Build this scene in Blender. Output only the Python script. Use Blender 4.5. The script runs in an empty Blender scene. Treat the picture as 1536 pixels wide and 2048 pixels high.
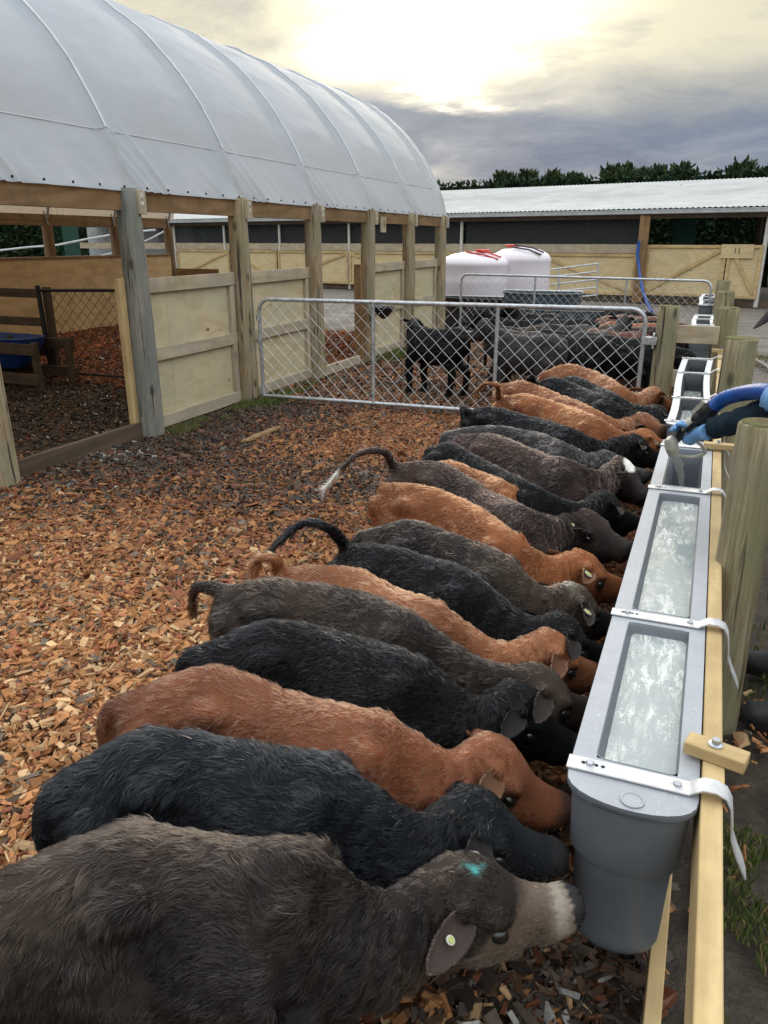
import bpy, math, random
import numpy as np
from mathutils import Vector
R=math.radians
C=bpy.context.scene.collection
random.seed(4); RNG=np.random.default_rng(11)
# ------------------------------------------------------------------ camera model
F=1530.;CX=768;CY=1024;PIT=R(19.57);YAW=R(22.5);H=1.75
def ray(x,y):
    u=(x-CX)/F; v=(CY-y)/F
    fwd=math.cos(PIT)+v*math.sin(PIT); up=-math.sin(PIT)+v*math.cos(PIT)
    return np.array([u*math.cos(YAW)-fwd*math.sin(YAW), u*math.sin(YAW)+fwd*math.cos(YAW), up])
def at_z(x,y,h=0.):
    r=ray(x,y); t=(h-H)/r[2]; return np.array([r[0]*t,r[1]*t,h])
def at_Y(x,y,Y):
    r=ray(x,y); t=Y/r[1]; return np.array([r[0]*t,Y,H+r[2]*t])
def at_X(x,y,X):
    r=ray(x,y); t=X/r[0]; return np.array([X,r[1]*t,H+r[2]*t])
# ------------------------------------------------------------------ materials
MATS={}
class NT:
    def __init__(s,mat):
        s.t=mat.node_tree; s.n=s.t.nodes; s.l=s.t.links; s.n.clear()
    def add(s,ty,**k):
        nd=s.n.new(ty)
        ins=k.pop('ins',{})
        for a,b in k.items(): setattr(nd,a,b)
        for a,b in ins.items():
            if hasattr(b,'is_output') : s.l.new(b,nd.inputs[a])
            else: nd.inputs[a].default_value=b
        return nd
    def math(s,op,a,b=0.,c=0.,clamp=False):
        nd=s.add('ShaderNodeMath',operation=op,use_clamp=clamp)
        for i,v in enumerate((a,b,c)):
            if hasattr(v,'is_output'): s.l.new(v,nd.inputs[i])
            else: nd.inputs[i].default_value=v
        return nd.outputs[0]
    def mix(s,f,a,b,bt='MIX'):
        nd=s.add('ShaderNodeMix',data_type='RGBA',blend_type=bt)
        for i,v in ((0,f),(6,a),(7,b)):
            if hasattr(v,'is_output'): s.l.new(v,nd.inputs[i])
            else: nd.inputs[i].default_value=(tuple(v)+(1,) if not isinstance(v,(int,float)) else v)
        return nd.outputs[2]
    def ramp(s,f,stops):
        nd=s.add('ShaderNodeValToRGB'); s.l.new(f,nd.inputs[0]); e=nd.color_ramp.elements
        while len(e)<len(stops): e.new(.5)
        for i,(p,c) in enumerate(stops):
            e[i].position=p; e[i].color=(c,c,c,1) if isinstance(c,(int,float)) else tuple(c)+(1,)
        return nd.outputs[0]
    def coord(s,scale=(1,1,1),kind='Object',rnd=0.,rot=(0,0,0)):
        tc=s.add('ShaderNodeTexCoord'); v=tc.outputs[kind]
        if rnd:
            oi=s.add('ShaderNodeObjectInfo')
            m=s.math('MULTIPLY',oi.outputs['Random'],rnd)
            vm=s.add('ShaderNodeVectorMath',operation='ADD'); s.l.new(v,vm.inputs[0]); s.l.new(m,vm.inputs[1]); v=vm.outputs[0]
        mp=s.add('ShaderNodeMapping'); s.l.new(v,mp.inputs[0]); mp.inputs['Scale'].default_value=scale; mp.inputs['Rotation'].default_value=rot
        return mp.outputs[0]
    def noise(s,v,scale=1,detail=4,rough=.6,dist=0.,out=0):
        nd=s.add('ShaderNodeTexNoise'); s.l.new(v,nd.inputs['Vector'])
        nd.inputs['Scale'].default_value=scale; nd.inputs['Detail'].default_value=detail
        nd.inputs['Roughness'].default_value=rough; nd.inputs['Distortion'].default_value=dist
        return nd.outputs[out]
    def bump(s,h,st=.3,d=.01):
        nd=s.add('ShaderNodeBump'); s.l.new(h,nd.inputs['Height']); nd.inputs['Strength'].default_value=st; nd.inputs['Distance'].default_value=d
        return nd.outputs[0]
    def out(s,col,rough=.6,bump=None,metal=0.,spec=.5,**k):
        b=s.add('ShaderNodeBsdfPrincipled')
        def st(i,v):
            if hasattr(v,'is_output'): s.l.new(v,b.inputs[i])
            else: b.inputs[i].default_value=tuple(v)+(1,) if isinstance(v,(tuple,list)) and len(v)==3 else v
        st('Base Color',col); st('Roughness',rough); st('Metallic',metal); st('Specular IOR Level',spec)
        for a,v in k.items(): st(a,v)
        if bump is not None: s.l.new(bump,b.inputs['Normal'])
        o=s.add('ShaderNodeOutputMaterial'); s.l.new(b.outputs[0],o.inputs[0]); return b,o
def mat(name):
    m=bpy.data.materials.new(name); m.use_nodes=True; MATS[name]=m; return NT(m)
def axs(ax,across,along):
    v=[across]*3; v['xyz'.index(ax)]=along; return tuple(v)
def wood(name,ca,cb,cd,ax,scale=1.,rough=.75,knots=.6,weather=None,bumpd=.002,freq=9,lines=.5):
    t=mat(name)
    co=t.coord(axs(ax,1,.13),rnd=13.)
    big=t.noise(co,2.2*scale,3,.5,.3)
    ring=t.math('SINE',t.math('MULTIPLY',big,freq*6.28))
    ring=t.math('MULTIPLY_ADD',ring,.5,.5)
    fine=t.noise(t.coord(axs(ax,1,.03),rnd=5.),55*scale,4,.7)
    vf=t.math('ADD',t.math('MULTIPLY',ring,lines),t.math('MULTIPLY',fine,1-lines))
    col=t.mix(t.ramp(vf,[(.25,0.),(.8,1.)]),ca,cb)
    kn=t.add('ShaderNodeTexVoronoi',feature='F1'); t.l.new(t.coord(axs(ax,3.1,1.3),rnd=7.),kn.inputs['Vector']); kn.inputs['Scale'].default_value=scale
    kd=t.math('ADD',kn.outputs['Distance'],t.math('MULTIPLY',fine,.03))
    col=t.mix(t.math('MULTIPLY',t.ramp(kd,[(.06,1.),(.12,0.)]),knots),col,cd)
    st=t.noise(t.coord((1,1,1),rnd=9.),3.5,5,.65)
    col=t.mix(t.math('MULTIPLY',t.ramp(st,[(.45,0.),(.7,1.)]),.45),col,cd)
    if weather is not None:
        w2=t.noise(t.coord(axs(ax,1,.35),rnd=3.),4.,5,.7)
        col=t.mix(t.math('MULTIPLY',t.ramp(w2,[(.42,0.),(.62,1.)]),.65),col,weather)
    t.out(col,rough,t.bump(vf,.6,bumpd),spec=.25)
# treated pine fresh (yellow), by axis
for a in 'xyz':
    wood('pine_new_'+a,(.60,.46,.24),(.49,.35,.165),(.24,.165,.085),a,1.2,.7,.7,(.33,.235,.12),.002,8,.35)
    wood('pine_grey_'+a,(.50,.42,.30),(.38,.31,.205),(.15,.12,.09),a,1.0,.8,.8,(.36,.33,.27))
    wood('pine_brown_'+a,(.27,.17,.085),(.20,.12,.055),(.08,.05,.03),a,1.0,.7,.7)
    wood('pine_dark_'+a,(.12,.085,.06),(.085,.06,.042),(.04,.03,.02),a,1.0,.8,.5)
def ply(name,ca,cb,cd,ax,freq=7,weather=None):
    t=mat(name)
    n=t.noise(t.coord(axs(ax,1.6,.42),rnd=21.),1.3,4,.55,.6)
    w=t.math('MULTIPLY_ADD',t.math('SINE',t.math('MULTIPLY',n,freq*6.28)),.5,.5)
    w=t.math('POWER',w,2.2)
    fine=t.noise(t.coord(axs(ax,1,.04)),60,3,.7)
    col=t.mix(t.math('MULTIPLY_ADD',w,.55,t.math('MULTIPLY',fine,.35)),ca,cb)
    st=t.noise(t.coord((1,1,1),rnd=9.),1.7,5,.7)
    col=t.mix(t.math('MULTIPLY',t.ramp(st,[(.5,0.),(.72,1.)]),.5),col,cd)
    kn=t.add('ShaderNodeTexVoronoi'); t.l.new(t.coord(axs(ax,3.2,2.0),rnd=7.),kn.inputs['Vector']); kn.inputs['Scale'].default_value=1.
    col=t.mix(t.ramp(t.math('ADD',kn.outputs['Distance'],t.math('MULTIPLY',fine,.07)),[(.07,.85),(.115,0.)]),col,(.07,.055,.045))
    if weather: 
        w2=t.noise(t.coord((.7,.7,1.4),rnd=3.),2.2,5,.65); col=t.mix(t.math('MULTIPLY',t.ramp(w2,[(.4,0.),(.65,1.)]),.6),col,weather)
    t.out(col,.75,t.bump(fine,.2,.001),spec=.2)
ply('ply_side',(.58,.50,.33),(.45,.36,.21),(.36,.33,.23),'y',6,(.46,.44,.33))
ply('ply_inner',(.66,.48,.27),(.50,.34,.17),(.27,.19,.10),'y',7)
ply('ply_shed',(.60,.50,.30),(.50,.385,.20),(.4,.34,.21),'x',9)
def post_mat(name,ca,cb,weather,green):
    t=mat(name)
    g=t.noise(t.coord((1,1,.06),rnd=3.),28,5,.7)
    cr=t.noise(t.coord((1,1,.045),rnd=11.),17,3,.8)
    col=t.mix(t.ramp(g,[(.42,0.),(.58,1.)]),ca,cb); fg=t.noise(t.coord((1,1,.03),rnd=5.),90,4,.75); col=t.mix(t.ramp(fg,[(.38,.6),(.52,0.)]),col,tuple(x*.4 for x in cb))
    b=t.noise(t.coord((1,1,.4),rnd=17.),5.,5,.65)
    col=t.mix(t.math('MULTIPLY',t.ramp(b,[(.42,0.),(.62,1.)]),.75),col,weather)
    b2=t.noise(t.coord((1.4,1.4,.5),rnd=29.),4.,5,.65)
    col=t.mix(t.math('MULTIPLY',t.ramp(b2,[(.47,0.),(.65,1.)]),.8),col,green)
    kn=t.add('ShaderNodeTexVoronoi'); t.l.new(t.coord((5,5,2.2),rnd=7.),kn.inputs['Vector']); kn.inputs['Scale'].default_value=1.
    col=t.mix(t.ramp(t.math('ADD',kn.outputs['Distance'],t.math('MULTIPLY',g,.12)),[(.13,.8),(.22,0.)]),col,(.05,.04,.03))
    col=t.mix(t.ramp(cr,[(.35,.9),(.41,0.)]),col,(.035,.03,.025))
    h=t.math('ADD',g,t.math('MULTIPLY',t.ramp(cr,[(.35,0.),(.42,1.)]),1.5))
    t.out(col,.85,t.bump(h,.8,.005),spec=.2)
post_mat('post_barn',(.42,.33,.20),(.27,.20,.12),(.33,.30,.24),(.24,.235,.14))
post_mat('post_rail',(.36,.315,.20),(.24,.195,.115),(.29,.27,.20),(.19,.195,.11))
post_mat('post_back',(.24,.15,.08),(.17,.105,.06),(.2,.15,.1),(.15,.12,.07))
post_mat('post_wet',(.30,.29,.25),(.22,.215,.19),(.16,.17,.165),(.21,.225,.19))
t=mat('post_top'); co=t.coord((1,1,1),rnd=3.)
n=t.noise(co,30,5,.7); gr=t.noise(co,9,5,.7)
col=t.mix(t.ramp(n,[(.35,0.),(.65,1.)]),(.20,.17,.085),(.09,.085,.045)); col=t.mix(t.ramp(gr,[(.45,0.),(.65,1.)]),col,(.13,.14,.06))
t.out(col,.95,t.bump(n,.9,.01),spec=.1)
def plain(name,c,rough=.5,metal=0.,var=.12,vs=6.,b=0.,spec=.5,**k):
    t=mat(name); n=t.noise(t.coord((1,1,1),rnd=4.),vs,5,.65)
    c2=tuple(x*(1-var*2) for x in c); c1=tuple(min(1,x*(1+var)) for x in c)
    col=t.mix(t.ramp(n,[(.3,0.),(.7,1.)]),c2,c1)
    f=t.noise(t.coord((1,1,1),rnd=1.),vs*14,4,.7)
    rr=t.math('MULTIPLY_ADD',n,.25,rough-.12)
    t.out(col,rr,t.bump(f,b,.002) if b else None,metal,spec,**k)
plain('galv',(.50,.53,.56),.42,.55,.22,22,.25)
plain('galv_strap',(.60,.61,.62),.38,.25,.10,30,.25)
plain('bolt',(.45,.47,.5),.3,.9)
plain('dark_hole',(.02,.02,.02),.9)
def trough_mat(name,c,gr,th):
    t=mat(name); co=t.coord((1,1,1)); n=t.noise(co,4,5,.7); s=t.noise(t.coord((1,1,.25)),18,5,.7)
    col=t.mix(t.ramp(n,[(.35,0.),(.65,1.)]),tuple(x*.9 for x in c),tuple(x*1.07 for x in c))
    col=t.mix(t.math('MULTIPLY',t.ramp(s,[(.52,0.),(.72,1.)]),.35),col,gr)
    sp_=t.noise(co,95,3,.6); big=t.ramp(t.noise(co,7,3,.6),[(.4,0.),(.6,1.)])
    col=t.mix(t.math('MULTIPLY',t.ramp(sp_,[(th,0.),(th+.03,1.)]),t.math('MULTIPLY_ADD',big,.7,.1)),col,(.62,.64,.62))
    t.out(col,t.math('MULTIPLY_ADD',n,.3,.28),t.bump(t.noise(co,60,4,.7),.12,.001),spec=.45)
trough_mat('trough_grey',(.35,.37,.40),(.27,.27,.26),.64)
trough_mat('trough_body',(.125,.143,.165),(.15,.155,.155),.70)
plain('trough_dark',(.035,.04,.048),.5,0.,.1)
plain('trough_white',(.62,.64,.64),.5,0.,.07,8,.2)
plain('mesh_wire',(.62,.64,.64),.4,.45,.1)
plain('wire_dark',(.10,.085,.07),.6,.3)
plain('frame_dark',(.02,.022,.025),.5,.3)
plain('blue_plastic',(.01,.05,.22),.45)
plain('black_plastic',(.015,.016,.018),.4)
plain('navy_tub',(.045,.065,.085),.45,0,.15,2.)
plain('tank_white',(.74,.70,.76),.45,0.,.05,1.5,0.,.5)
plain('red_plastic',(.55,.03,.02),.4)
plain('cream_tag',(.62,.60,.50),.5)
plain('text_dark',(.03,.03,.03),.6)
plain('hose_grey',(.25,.23,.2),.6)
plain('hose_blue',(.012,.085,.36),.32,0,.15,10)
plain('glove_blue',(.16,.36,.66),.42,0,.08,25,.3)
plain('navy_cloth',(.012,.028,.045),.8,0,.3,14,.6,.2)
plain('trouser_dark',(.012,.014,.018),.85,0,.3,10,.5,.2)
plain('boot_black',(.03,.033,.036),.5,0,.25,18,.5)
plain('cap_black',(.035,.03,.035),.8,0,.2,20,.4,.2)
plain('skin',(.42,.25,.19),.5)
plain('hair_brown',(.06,.04,.025),.6)
plain('clear_plastic',(.42,.41,.34),.3,0,.25,20,.2)
plain('milk_stream',(.80,.80,.72),.25,0,.04,10)
plain('tag_yellow',(.42,.46,.13),.5)
plain('tag_white',(.42,.42,.36),.5)
plain('eye_dark',(.008,.007,.006),.08,0,.1,6,0,.6)
plain('gutter',(.42,.45,.47),.5,.2)
plain('concrete_white',(.6,.58,.55),.8)
plain('pipe_white',(.55,.57,.58),.5)
plain('hoof',(.03,.025,.02),.6)
plain('strap_white',(.66,.67,.66),.5,.1)
# milk surface: foam
t=mat('milk'); co=t.coord((1,1,1))
f1=t.noise(t.coord((1.,.22,1)),42,8,.7,.6); f2=t.noise(co,110,4,.7,.5)
vo=t.add('ShaderNodeTexVoronoi',feature='DISTANCE_TO_EDGE'); t.l.new(co,vo.inputs['Vector']); vo.inputs['Scale'].default_value=34
patch=t.ramp(t.noise(co,4.5,4,.65),[(.42,0.),(.58,1.)])
foam=t.ramp(t.math('ADD',f1,t.math('MULTIPLY_ADD',f2,.3,-.15)),[(.49,0.),(.58,1.)])
foam=t.math('MULTIPLY',foam,t.math('MULTIPLY_ADD',patch,.92,.08))
cell=t.math('MULTIPLY',t.ramp(vo.outputs['Distance'],[(.015,1.),(.05,0.)]),t.math('MULTIPLY',patch,.35))
fo=t.math('MAXIMUM',foam,cell)
col=t.mix(fo,(.31,.345,.335),(.60,.63,.615))
t.out(col,t.math('MULTIPLY_ADD',fo,.35,.12),t.bump(t.math('ADD',t.math('MULTIPLY',fo,.6),t.math('MULTIPLY',f1,.5)),.35,.0015),spec=.5)
# tarp
t=mat('tarp'); co=t.coord((1,1,1))
n=t.noise(co,1.3,5,.6); f=t.noise(t.coord((1,.5,1)),7,4,.6)
st=t.noise(t.coord((.6,1.5,1.)),2.6,5,.7)
col=t.mix(t.ramp(n,[(.35,0.),(.65,1.)]),(.40,.47,.53),(.45,.515,.58))
col=t.mix(t.math('MULTIPLY',t.ramp(st,[(.52,0.),(.75,1.)]),.35),col,(.52,.55,.56))
b=t.add('ShaderNodeBsdfPrincipled'); t.l.new(col,b.inputs['Base Color']); b.inputs['Roughness'].default_value=.42; b.inputs['Specular IOR Level'].default_value=.45
bm=t.bump(f,.35,.02); t.l.new(bm,b.inputs['Normal'])
tr=t.add('ShaderNodeBsdfTranslucent'); tr.inputs[0].default_value=(.85,.66,.45,1)
mx=t.add('ShaderNodeMixShader'); mx.inputs[0].default_value=.30; t.l.new(b.outputs[0],mx.inputs[1]); t.l.new(tr.outputs[0],mx.inputs[2])
o=t.add('ShaderNodeOutputMaterial'); t.l.new(mx.outputs[0],o.inputs[0])
plain('rib_highlight',(.64,.68,.72),.4)
plain('tarp_seam',(.58,.62,.66),.45)
# corrugated roof & shade cloth
plain('roof_metal',(.44,.45,.44),.62,.0,.12,.9,0.,.3)
t=mat('shade_cloth'); b=t.add('ShaderNodeBsdfPrincipled'); b.inputs['Base Color'].default_value=(.035,.038,.043,1); b.inputs['Roughness'].default_value=.8
tr=t.add('ShaderNodeBsdfTransparent'); mx=t.add('ShaderNodeMixShader'); mx.inputs[0].default_value=.5
t.l.new(b.outputs[0],mx.inputs[1]); t.l.new(tr.outputs[0],mx.inputs[2]); o=t.add('ShaderNodeOutputMaterial'); t.l.new(mx.outputs[0],o.inputs[0])
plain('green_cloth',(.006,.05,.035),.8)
# attribute-coloured (chips, grass, foliage, calf body)
def attr_mat(name,rough=.8,fine=90.,amt=.35,spec=.2,b=.3,sheen=0.,trans=0.):
    t=mat(name); a=t.add('ShaderNodeAttribute',attribute_name='Col')
    f=t.noise(t.coord((1,1,1)),fine,3,.7)
    k=t.math('MULTIPLY_ADD',f,amt*2,1-amt)
    col=t.mix(1.,a.outputs['Color'],k,'MULTIPLY')
    if name=='chips': lum=t.add('ShaderNodeRGBToBW'); t.l.new(a.outputs['Color'],lum.inputs[0]); rough=t.ramp(lum.outputs[0],[(.03,.38),(.15,.8)])
    bb,o=t.out(col,rough,t.bump(f,b,.003) if b else None,0.,spec)
    if trans:
        tr=t.add('ShaderNodeBsdfTranslucent'); t.l.new(col,tr.inputs[0]); mx=t.add('ShaderNodeMixShader'); mx.inputs[0].default_value=trans
        t.l.new(bb.outputs[0],mx.inputs[1]); t.l.new(tr.outputs[0],mx.inputs[2]); t.l.new(mx.outputs[0],o.inputs[0])
attr_mat('chips',.75,70,.38,.25,.6)
attr_mat('grass',.6,20,.15,.3,0,0,.3)
attr_mat('foliage',.7,3,.2,.2,0,0,.15)
attr_mat('calf_body',.8,160,.3,.15,.5)
# fur
m=bpy.data.materials.new('fur'); m.use_nodes=True; t=NT(m); MATS['fur']=m
a=t.add('ShaderNodeAttribute',attribute_name='Col')
hb=t.add('ShaderNodeBsdfHairPrincipled'); hb.parametrization='COLOR'; t.l.new(a.outputs['Color'],hb.inputs['Color'])
hb.inputs['Roughness'].default_value=.29; hb.inputs['Radial Roughness'].default_value=.6; hb.inputs['IOR'].default_value=1.36
o=t.add('ShaderNodeOutputMaterial'); t.l.new(hb.outputs[0],o.inputs[0])
# ground
t=mat('ground'); co=t.coord((1,1,1)); ge=t.add('ShaderNodeNewGeometry'); sp=t.add('ShaderNodeSeparateXYZ'); t.l.new(ge.outputs['Position'],sp.inputs[0])
n1=t.noise(co,1.1,6,.65); n2=t.noise(co,14,6,.75); n3=t.noise(t.coord((1,2.,1),rot=(0,0,-.35)),1.6,7,.72,1.2)
mud=t.mix(t.ramp(n2,[(.3,0.),(.7,1.)]),(.035,.027,.02),(.10,.08,.062))
grav=t.mix(t.ramp(n3,[(.35,0.),(.65,1.)]),(.13,.115,.095),(.24,.215,.185)); grav=t.mix(t.ramp(n2,[(.4,.35),(.6,0.)]),grav,(.07,.06,.05))
gmask=t.ramp(t.math('MULTIPLY_ADD',sp.outputs['Y'],.1,t.math('MULTIPLY',n1,.5)),[(.85,0.),(1.2,1.)])
grass=t.mix(t.ramp(n2,[(.35,0.),(.65,1.)]),(.04,.06,.018),(.09,.115,.04))
col=t.mix(gmask,mud,grav)
t.out(col,t.ramp(n1,[(.4,.55),(.6,.95)]),t.bump(t.math('ADD',n2,t.math('MULTIPLY',n3,1.2)),1.,.03),spec=.3)
# ------------------------------------------------------------------ mesh helpers
class MB:
    def __init__(s): s.v=[];s.f=[]
    def add(s,vs,fs):
        o=len(s.v); s.v+= [tuple(map(float,x)) for x in vs]; s.f+=[tuple(i+o for i in q) for q in fs]; return s
    def box(s,a,b):
        x0,y0,z0=[min(p,q) for p,q in zip(a,b)]; x1,y1,z1=[max(p,q) for p,q in zip(a,b)]
        return s.add([(x0,y0,z0),(x1,y0,z0),(x1,y1,z0),(x0,y1,z0),(x0,y0,z1),(x1,y0,z1),(x1,y1,z1),(x0,y1,z1)],
              [(0,3,2,1),(4,5,6,7),(0,1,5,4),(1,2,6,5),(2,3,7,6),(3,0,4,7)])
    def beam(s,p,q,w,h,up=(0,0,1)):
        p=np.array(p,float);q=np.array(q,float);d=q-p;d/=np.linalg.norm(d)
        sd=np.cross(d,up);sd/=np.linalg.norm(sd);u=np.cross(sd,d)
        vs=[]
        for e in (p,q):
            for a,b in ((-1,-1),(1,-1),(1,1),(-1,1)): vs.append(e+sd*a*w/2+u*b*h/2)
        return s.add(vs,[(0,1,2,3),(7,6,5,4),(0,4,5,1),(1,5,6,2),(2,6,7,3),(3,7,4,0)])
    def tube(s,pts,r,n=8,cap=True):
        pts=[np.array(p,float) for p in pts]; m=len(pts)
        if not hasattr(r,'__len__'): r=[r]*m
        ref=None; rings=[]
        for i,p in enumerate(pts):
            d=(pts[min(i+1,m-1)]-pts[max(i-1,0)]); d/=np.linalg.norm(d)+1e-12
            if ref is None:
                ref=np.cross(d,(0,0,1)); 
                if np.linalg.norm(ref)<.05: ref=np.cross(d,(1,0,0))
            ref=ref-d*ref.dot(d); ref/=np.linalg.norm(ref)+1e-12
            b=np.cross(d,ref)
            rings.append([p+r[i]*(ref*math.cos(2*math.pi*k/n)+b*math.sin(2*math.pi*k/n)) for k in range(n)])
        return s.rings(rings,cap)
    def rings(s,rings,cap=True):
        n=len(rings[0]); vs=[v for r in rings for v in r]; fs=[]
        for i in range(len(rings)-1):
            for k in range(n):
                a=i*n+k;b=i*n+(k+1)%n; fs.append((a,b,b+n,a+n))
        if cap:
            c0=len(vs); vs.append(np.mean(rings[0],0)); vs.append(np.mean(rings[-1],0)); L=(len(rings)-1)*n
            for k in range(n): fs.append((c0,(k+1)%n,k)); fs.append((c0+1,L+k,L+(k+1)%n))
        return s.add(vs,fs)
    def lathe(s,prof,c=(0,0,0),n=24,cap=True):
        return s.rings([[(c[0]+r*math.cos(2*math.pi*k/n),c[1]+r*math.sin(2*math.pi*k/n),c[2]+z) for k in range(n)] for r,z in prof],cap)
    def ell(s,c,rad,axes=None,n=12,m=8):
        c=np.array(c,float); A=np.eye(3) if axes is None else np.array(axes)
        rings=[]
        for i in range(1,m):
            th=math.pi*i/m
            rings.append([c+A.T@np.array([rad[0]*math.sin(th)*math.cos(2*math.pi*k/n),rad[1]*math.sin(th)*math.sin(2*math.pi*k/n),rad[2]*math.cos(th)]) for k in range(n)])
        return s.rings(rings,True)
    def build(s,name,m,parent=None,smooth=True,bevel=0.,ang=40):
        off=np.array(parent['_o']) if parent is not None and '_o' in parent else np.zeros(3)
        if parent is not None and parent.type!='EMPTY' and '_o' not in parent: off=np.array(parent.parent['_o'])
        me=bpy.data.meshes.new(name); vs=(np.array(s.v)-off)
        me.from_pydata(vs.tolist(),[],s.f); me.update()
        me.materials.append(MATS[m])
        if smooth:
            me.shade_smooth(); me.set_sharp_from_angle(angle=R(ang))
        o=bpy.data.objects.new(name,me); C.objects.link(o)
        if parent is not None: o.parent=parent
        if bevel:
            b=o.modifiers.new('Bevel','BEVEL'); b.width=bevel; b.segments=2; b.limit_method='ANGLE'; b.angle_limit=R(50)
        return o
def tag(o,label=None,cat=None,group=None,kind=None):
    if label: o['label']=label
    if cat: o['category']=cat
    if group: o['group']=group
    if kind: o['kind']=kind
    return o
def thing(name,loc,label,cat,group=None):
    o=bpy.data.objects.new(name,None); C.objects.link(o); o.location=loc; o['_o']=list(map(float,loc)); o.empty_display_size=.1
    return tag(o,label,cat,group)
def raw_mesh(name,V,Fq,m,col=None,smooth=False,parent=None):
    """V (n,3); Fq (k,3|4) ints; col per-vertex (n,3)."""
    me=bpy.data.meshes.new(name); V=np.asarray(V,np.float32); Fq=np.asarray(Fq,np.int32)
    me.vertices.add(len(V)); me.vertices.foreach_set('co',V.ravel())
    k=Fq.shape[1]; me.loops.add(Fq.size); me.loops.foreach_set('vertex_index',Fq.ravel())
    me.polygons.add(len(Fq)); me.polygons.foreach_set('loop_start',np.arange(0,Fq.size,k,dtype=np.int32))
    me.update(calc_edges=True)
    if col is not None:
        a=me.color_attributes.new('Col','FLOAT_COLOR','POINT'); c4=np.ones((len(V),4),np.float32); c4[:,:3]=col; a.data.foreach_set('color',c4.ravel())
    me.materials.append(MATS[m])
    if smooth: me.shade_smooth()
    else: me.polygons.foreach_set('use_smooth',np.zeros(len(Fq),bool))
    o=bpy.data.objects.new(name,me); C.objects.link(o)
    if parent is not None: o.parent=parent
    return o
def _h(i,j,k,seed):
    n=(i*374761393+j*668265263+k*2147483647+seed*1274126177)&0xffffffff
    n=((n^(n>>13))*1274126177)&0xffffffff; n=(n^(n>>16))&0xffffffff
    return n/4294967295.
def vnoise(P,sc,seed=0,octs=1):
    P=np.asarray(P,float); out=0; amp=1; tot=0
    for o in range(octs):
        Q=P*sc+seed*7.13; I=np.floor(Q).astype(np.int64); f=Q-I; f=f*f*(3-2*f); r=0
        for a in (0,1):
            for b in (0,1):
                for c in (0,1):
                    w=(f[:,0] if a else 1-f[:,0])*(f[:,1] if b else 1-f[:,1])*(f[:,2] if c else 1-f[:,2])
                    r=r+w*_h(I[:,0]+a,I[:,1]+b,I[:,2]+c,seed+o*31)
        out=out+amp*r; tot+=amp; amp*=.5; sc*=2.03
    return out/tot
# ------------------------------------------------------------------ barn
XB=-4.74; XF=-10.8; YP=[0.55,2.26,3.974,5.69,7.408,9.12,10.83,12.5,14.16]
barn=thing('arched_barn',(XB,0,0),'long arched barn of white sheeting on round timber posts','barn')
def arc(phi,rad=3.14): return (-7.77+rad*math.cos(phi), 1.295+rad*math.sin(phi))
P0=math.atan2(.835,3.03); P1=math.pi-P0
ys=np.arange(.2,14.42,.021); nph=220; ph=np.linspace(P0,P1,nph)
YY,PH=np.meshgrid(ys,ph,indexing='ij')
yp=np.array(YP); idx=np.clip(np.searchsorted(yp,YY)-1,0,len(yp)-2); fr=np.clip((YY-yp[idx])/(yp[idx+1]-yp[idx]),0,1)
s_edge=np.minimum(PH-P0,P1-PH)*3.14
sk=np.clip((s_edge-.5)/.5,0,1)
bul=.05*np.sin(np.pi*fr)**.8*sk + .055*np.exp(-np.abs(fr*1.72/.05)**1.6)*np.clip(s_edge/.4,0,1)+ .055*np.exp(-np.abs((fr-1)*1.72/.05)**1.6)*np.clip(s_edge/.4,0,1)
Pn=np.stack([YY.ravel()*1.0,PH.ravel()*3.14,np.zeros(YY.size)],1)
# tension wrinkles: fan out of each post top in the skirt, faint drapes above
dia=(YY-yp[idx]); fold=0
for k,(o,a) in enumerate(((.10,.9),(.2,1.3),(.34,1.6),(.5,2.0),(-.12,.3))):
    line=o+s_edge*a*(.35+.0*dia)*-1.0
    d=(fr*1.72-(.08+o*.9)+s_edge*(.75-o*.6)); fold=fold+.03*np.exp(-(d/.022)**2)*np.clip(1-s_edge/.75,0,1)
w1=(vnoise(Pn*np.array([2.2,5,1]),1.,3,3).reshape(YY.shape)-.5)
w2=(vnoise(np.stack([Pn[:,0]*6+Pn[:,1]*5,Pn[:,1]*1.6,Pn[:,2]],1),1.,5,2).reshape(YY.shape)-.5)
lowz=np.clip(1-s_edge/.6,0,1)
sag=.012*np.sin(s_edge*9+YY*.4+w1*4)*sk*np.clip((s_edge-1.2)/2,0,1)
rr=3.14+bul+fold+w1*.022*sk+w2*.03*lowz+sag+.05*lowz**2
X=-7.77+rr*np.cos(PH); Z=1.295+rr*np.sin(PH)
V=np.stack([X,YY,Z],-1).reshape(-1,3)-np.array([XB,0,0])
ni,nj=YY.shape; a=(np.arange(ni-1)[:,None]*nj+np.arange(nj-1)[None,:]).ravel()
roof=raw_mesh('roof_cover',V,np.stack([a,a+nj,a+nj+1,a+1],1),'tarp',smooth=True,parent=barn)
roof['label']='taut white sheeting over the hoops'
for s in (.52,):      # welded seams along the sheet
    f_=P0+s/3.14; mb=MB()
    for y in np.arange(.3,14.3,.35):
        j=int(round((f_-P0)/(P1-P0)*(nph-1)))
        i0=min(int((y-.2)/.021),ni-1); i1=min(i0+17,ni-1)
        v=V.reshape(ni,nj,3)
        off=np.array([XB,0,0])+np.array([math.cos(f_),0,math.sin(f_)])*.003
        mb.tube([v[i0,j]+off,v[(i0+i1)//2,j]+off,v[i1,j]+off],.0035 if s<1 else .002,5,False)
    mb.build('seam','tarp_seam',barn)
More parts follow.
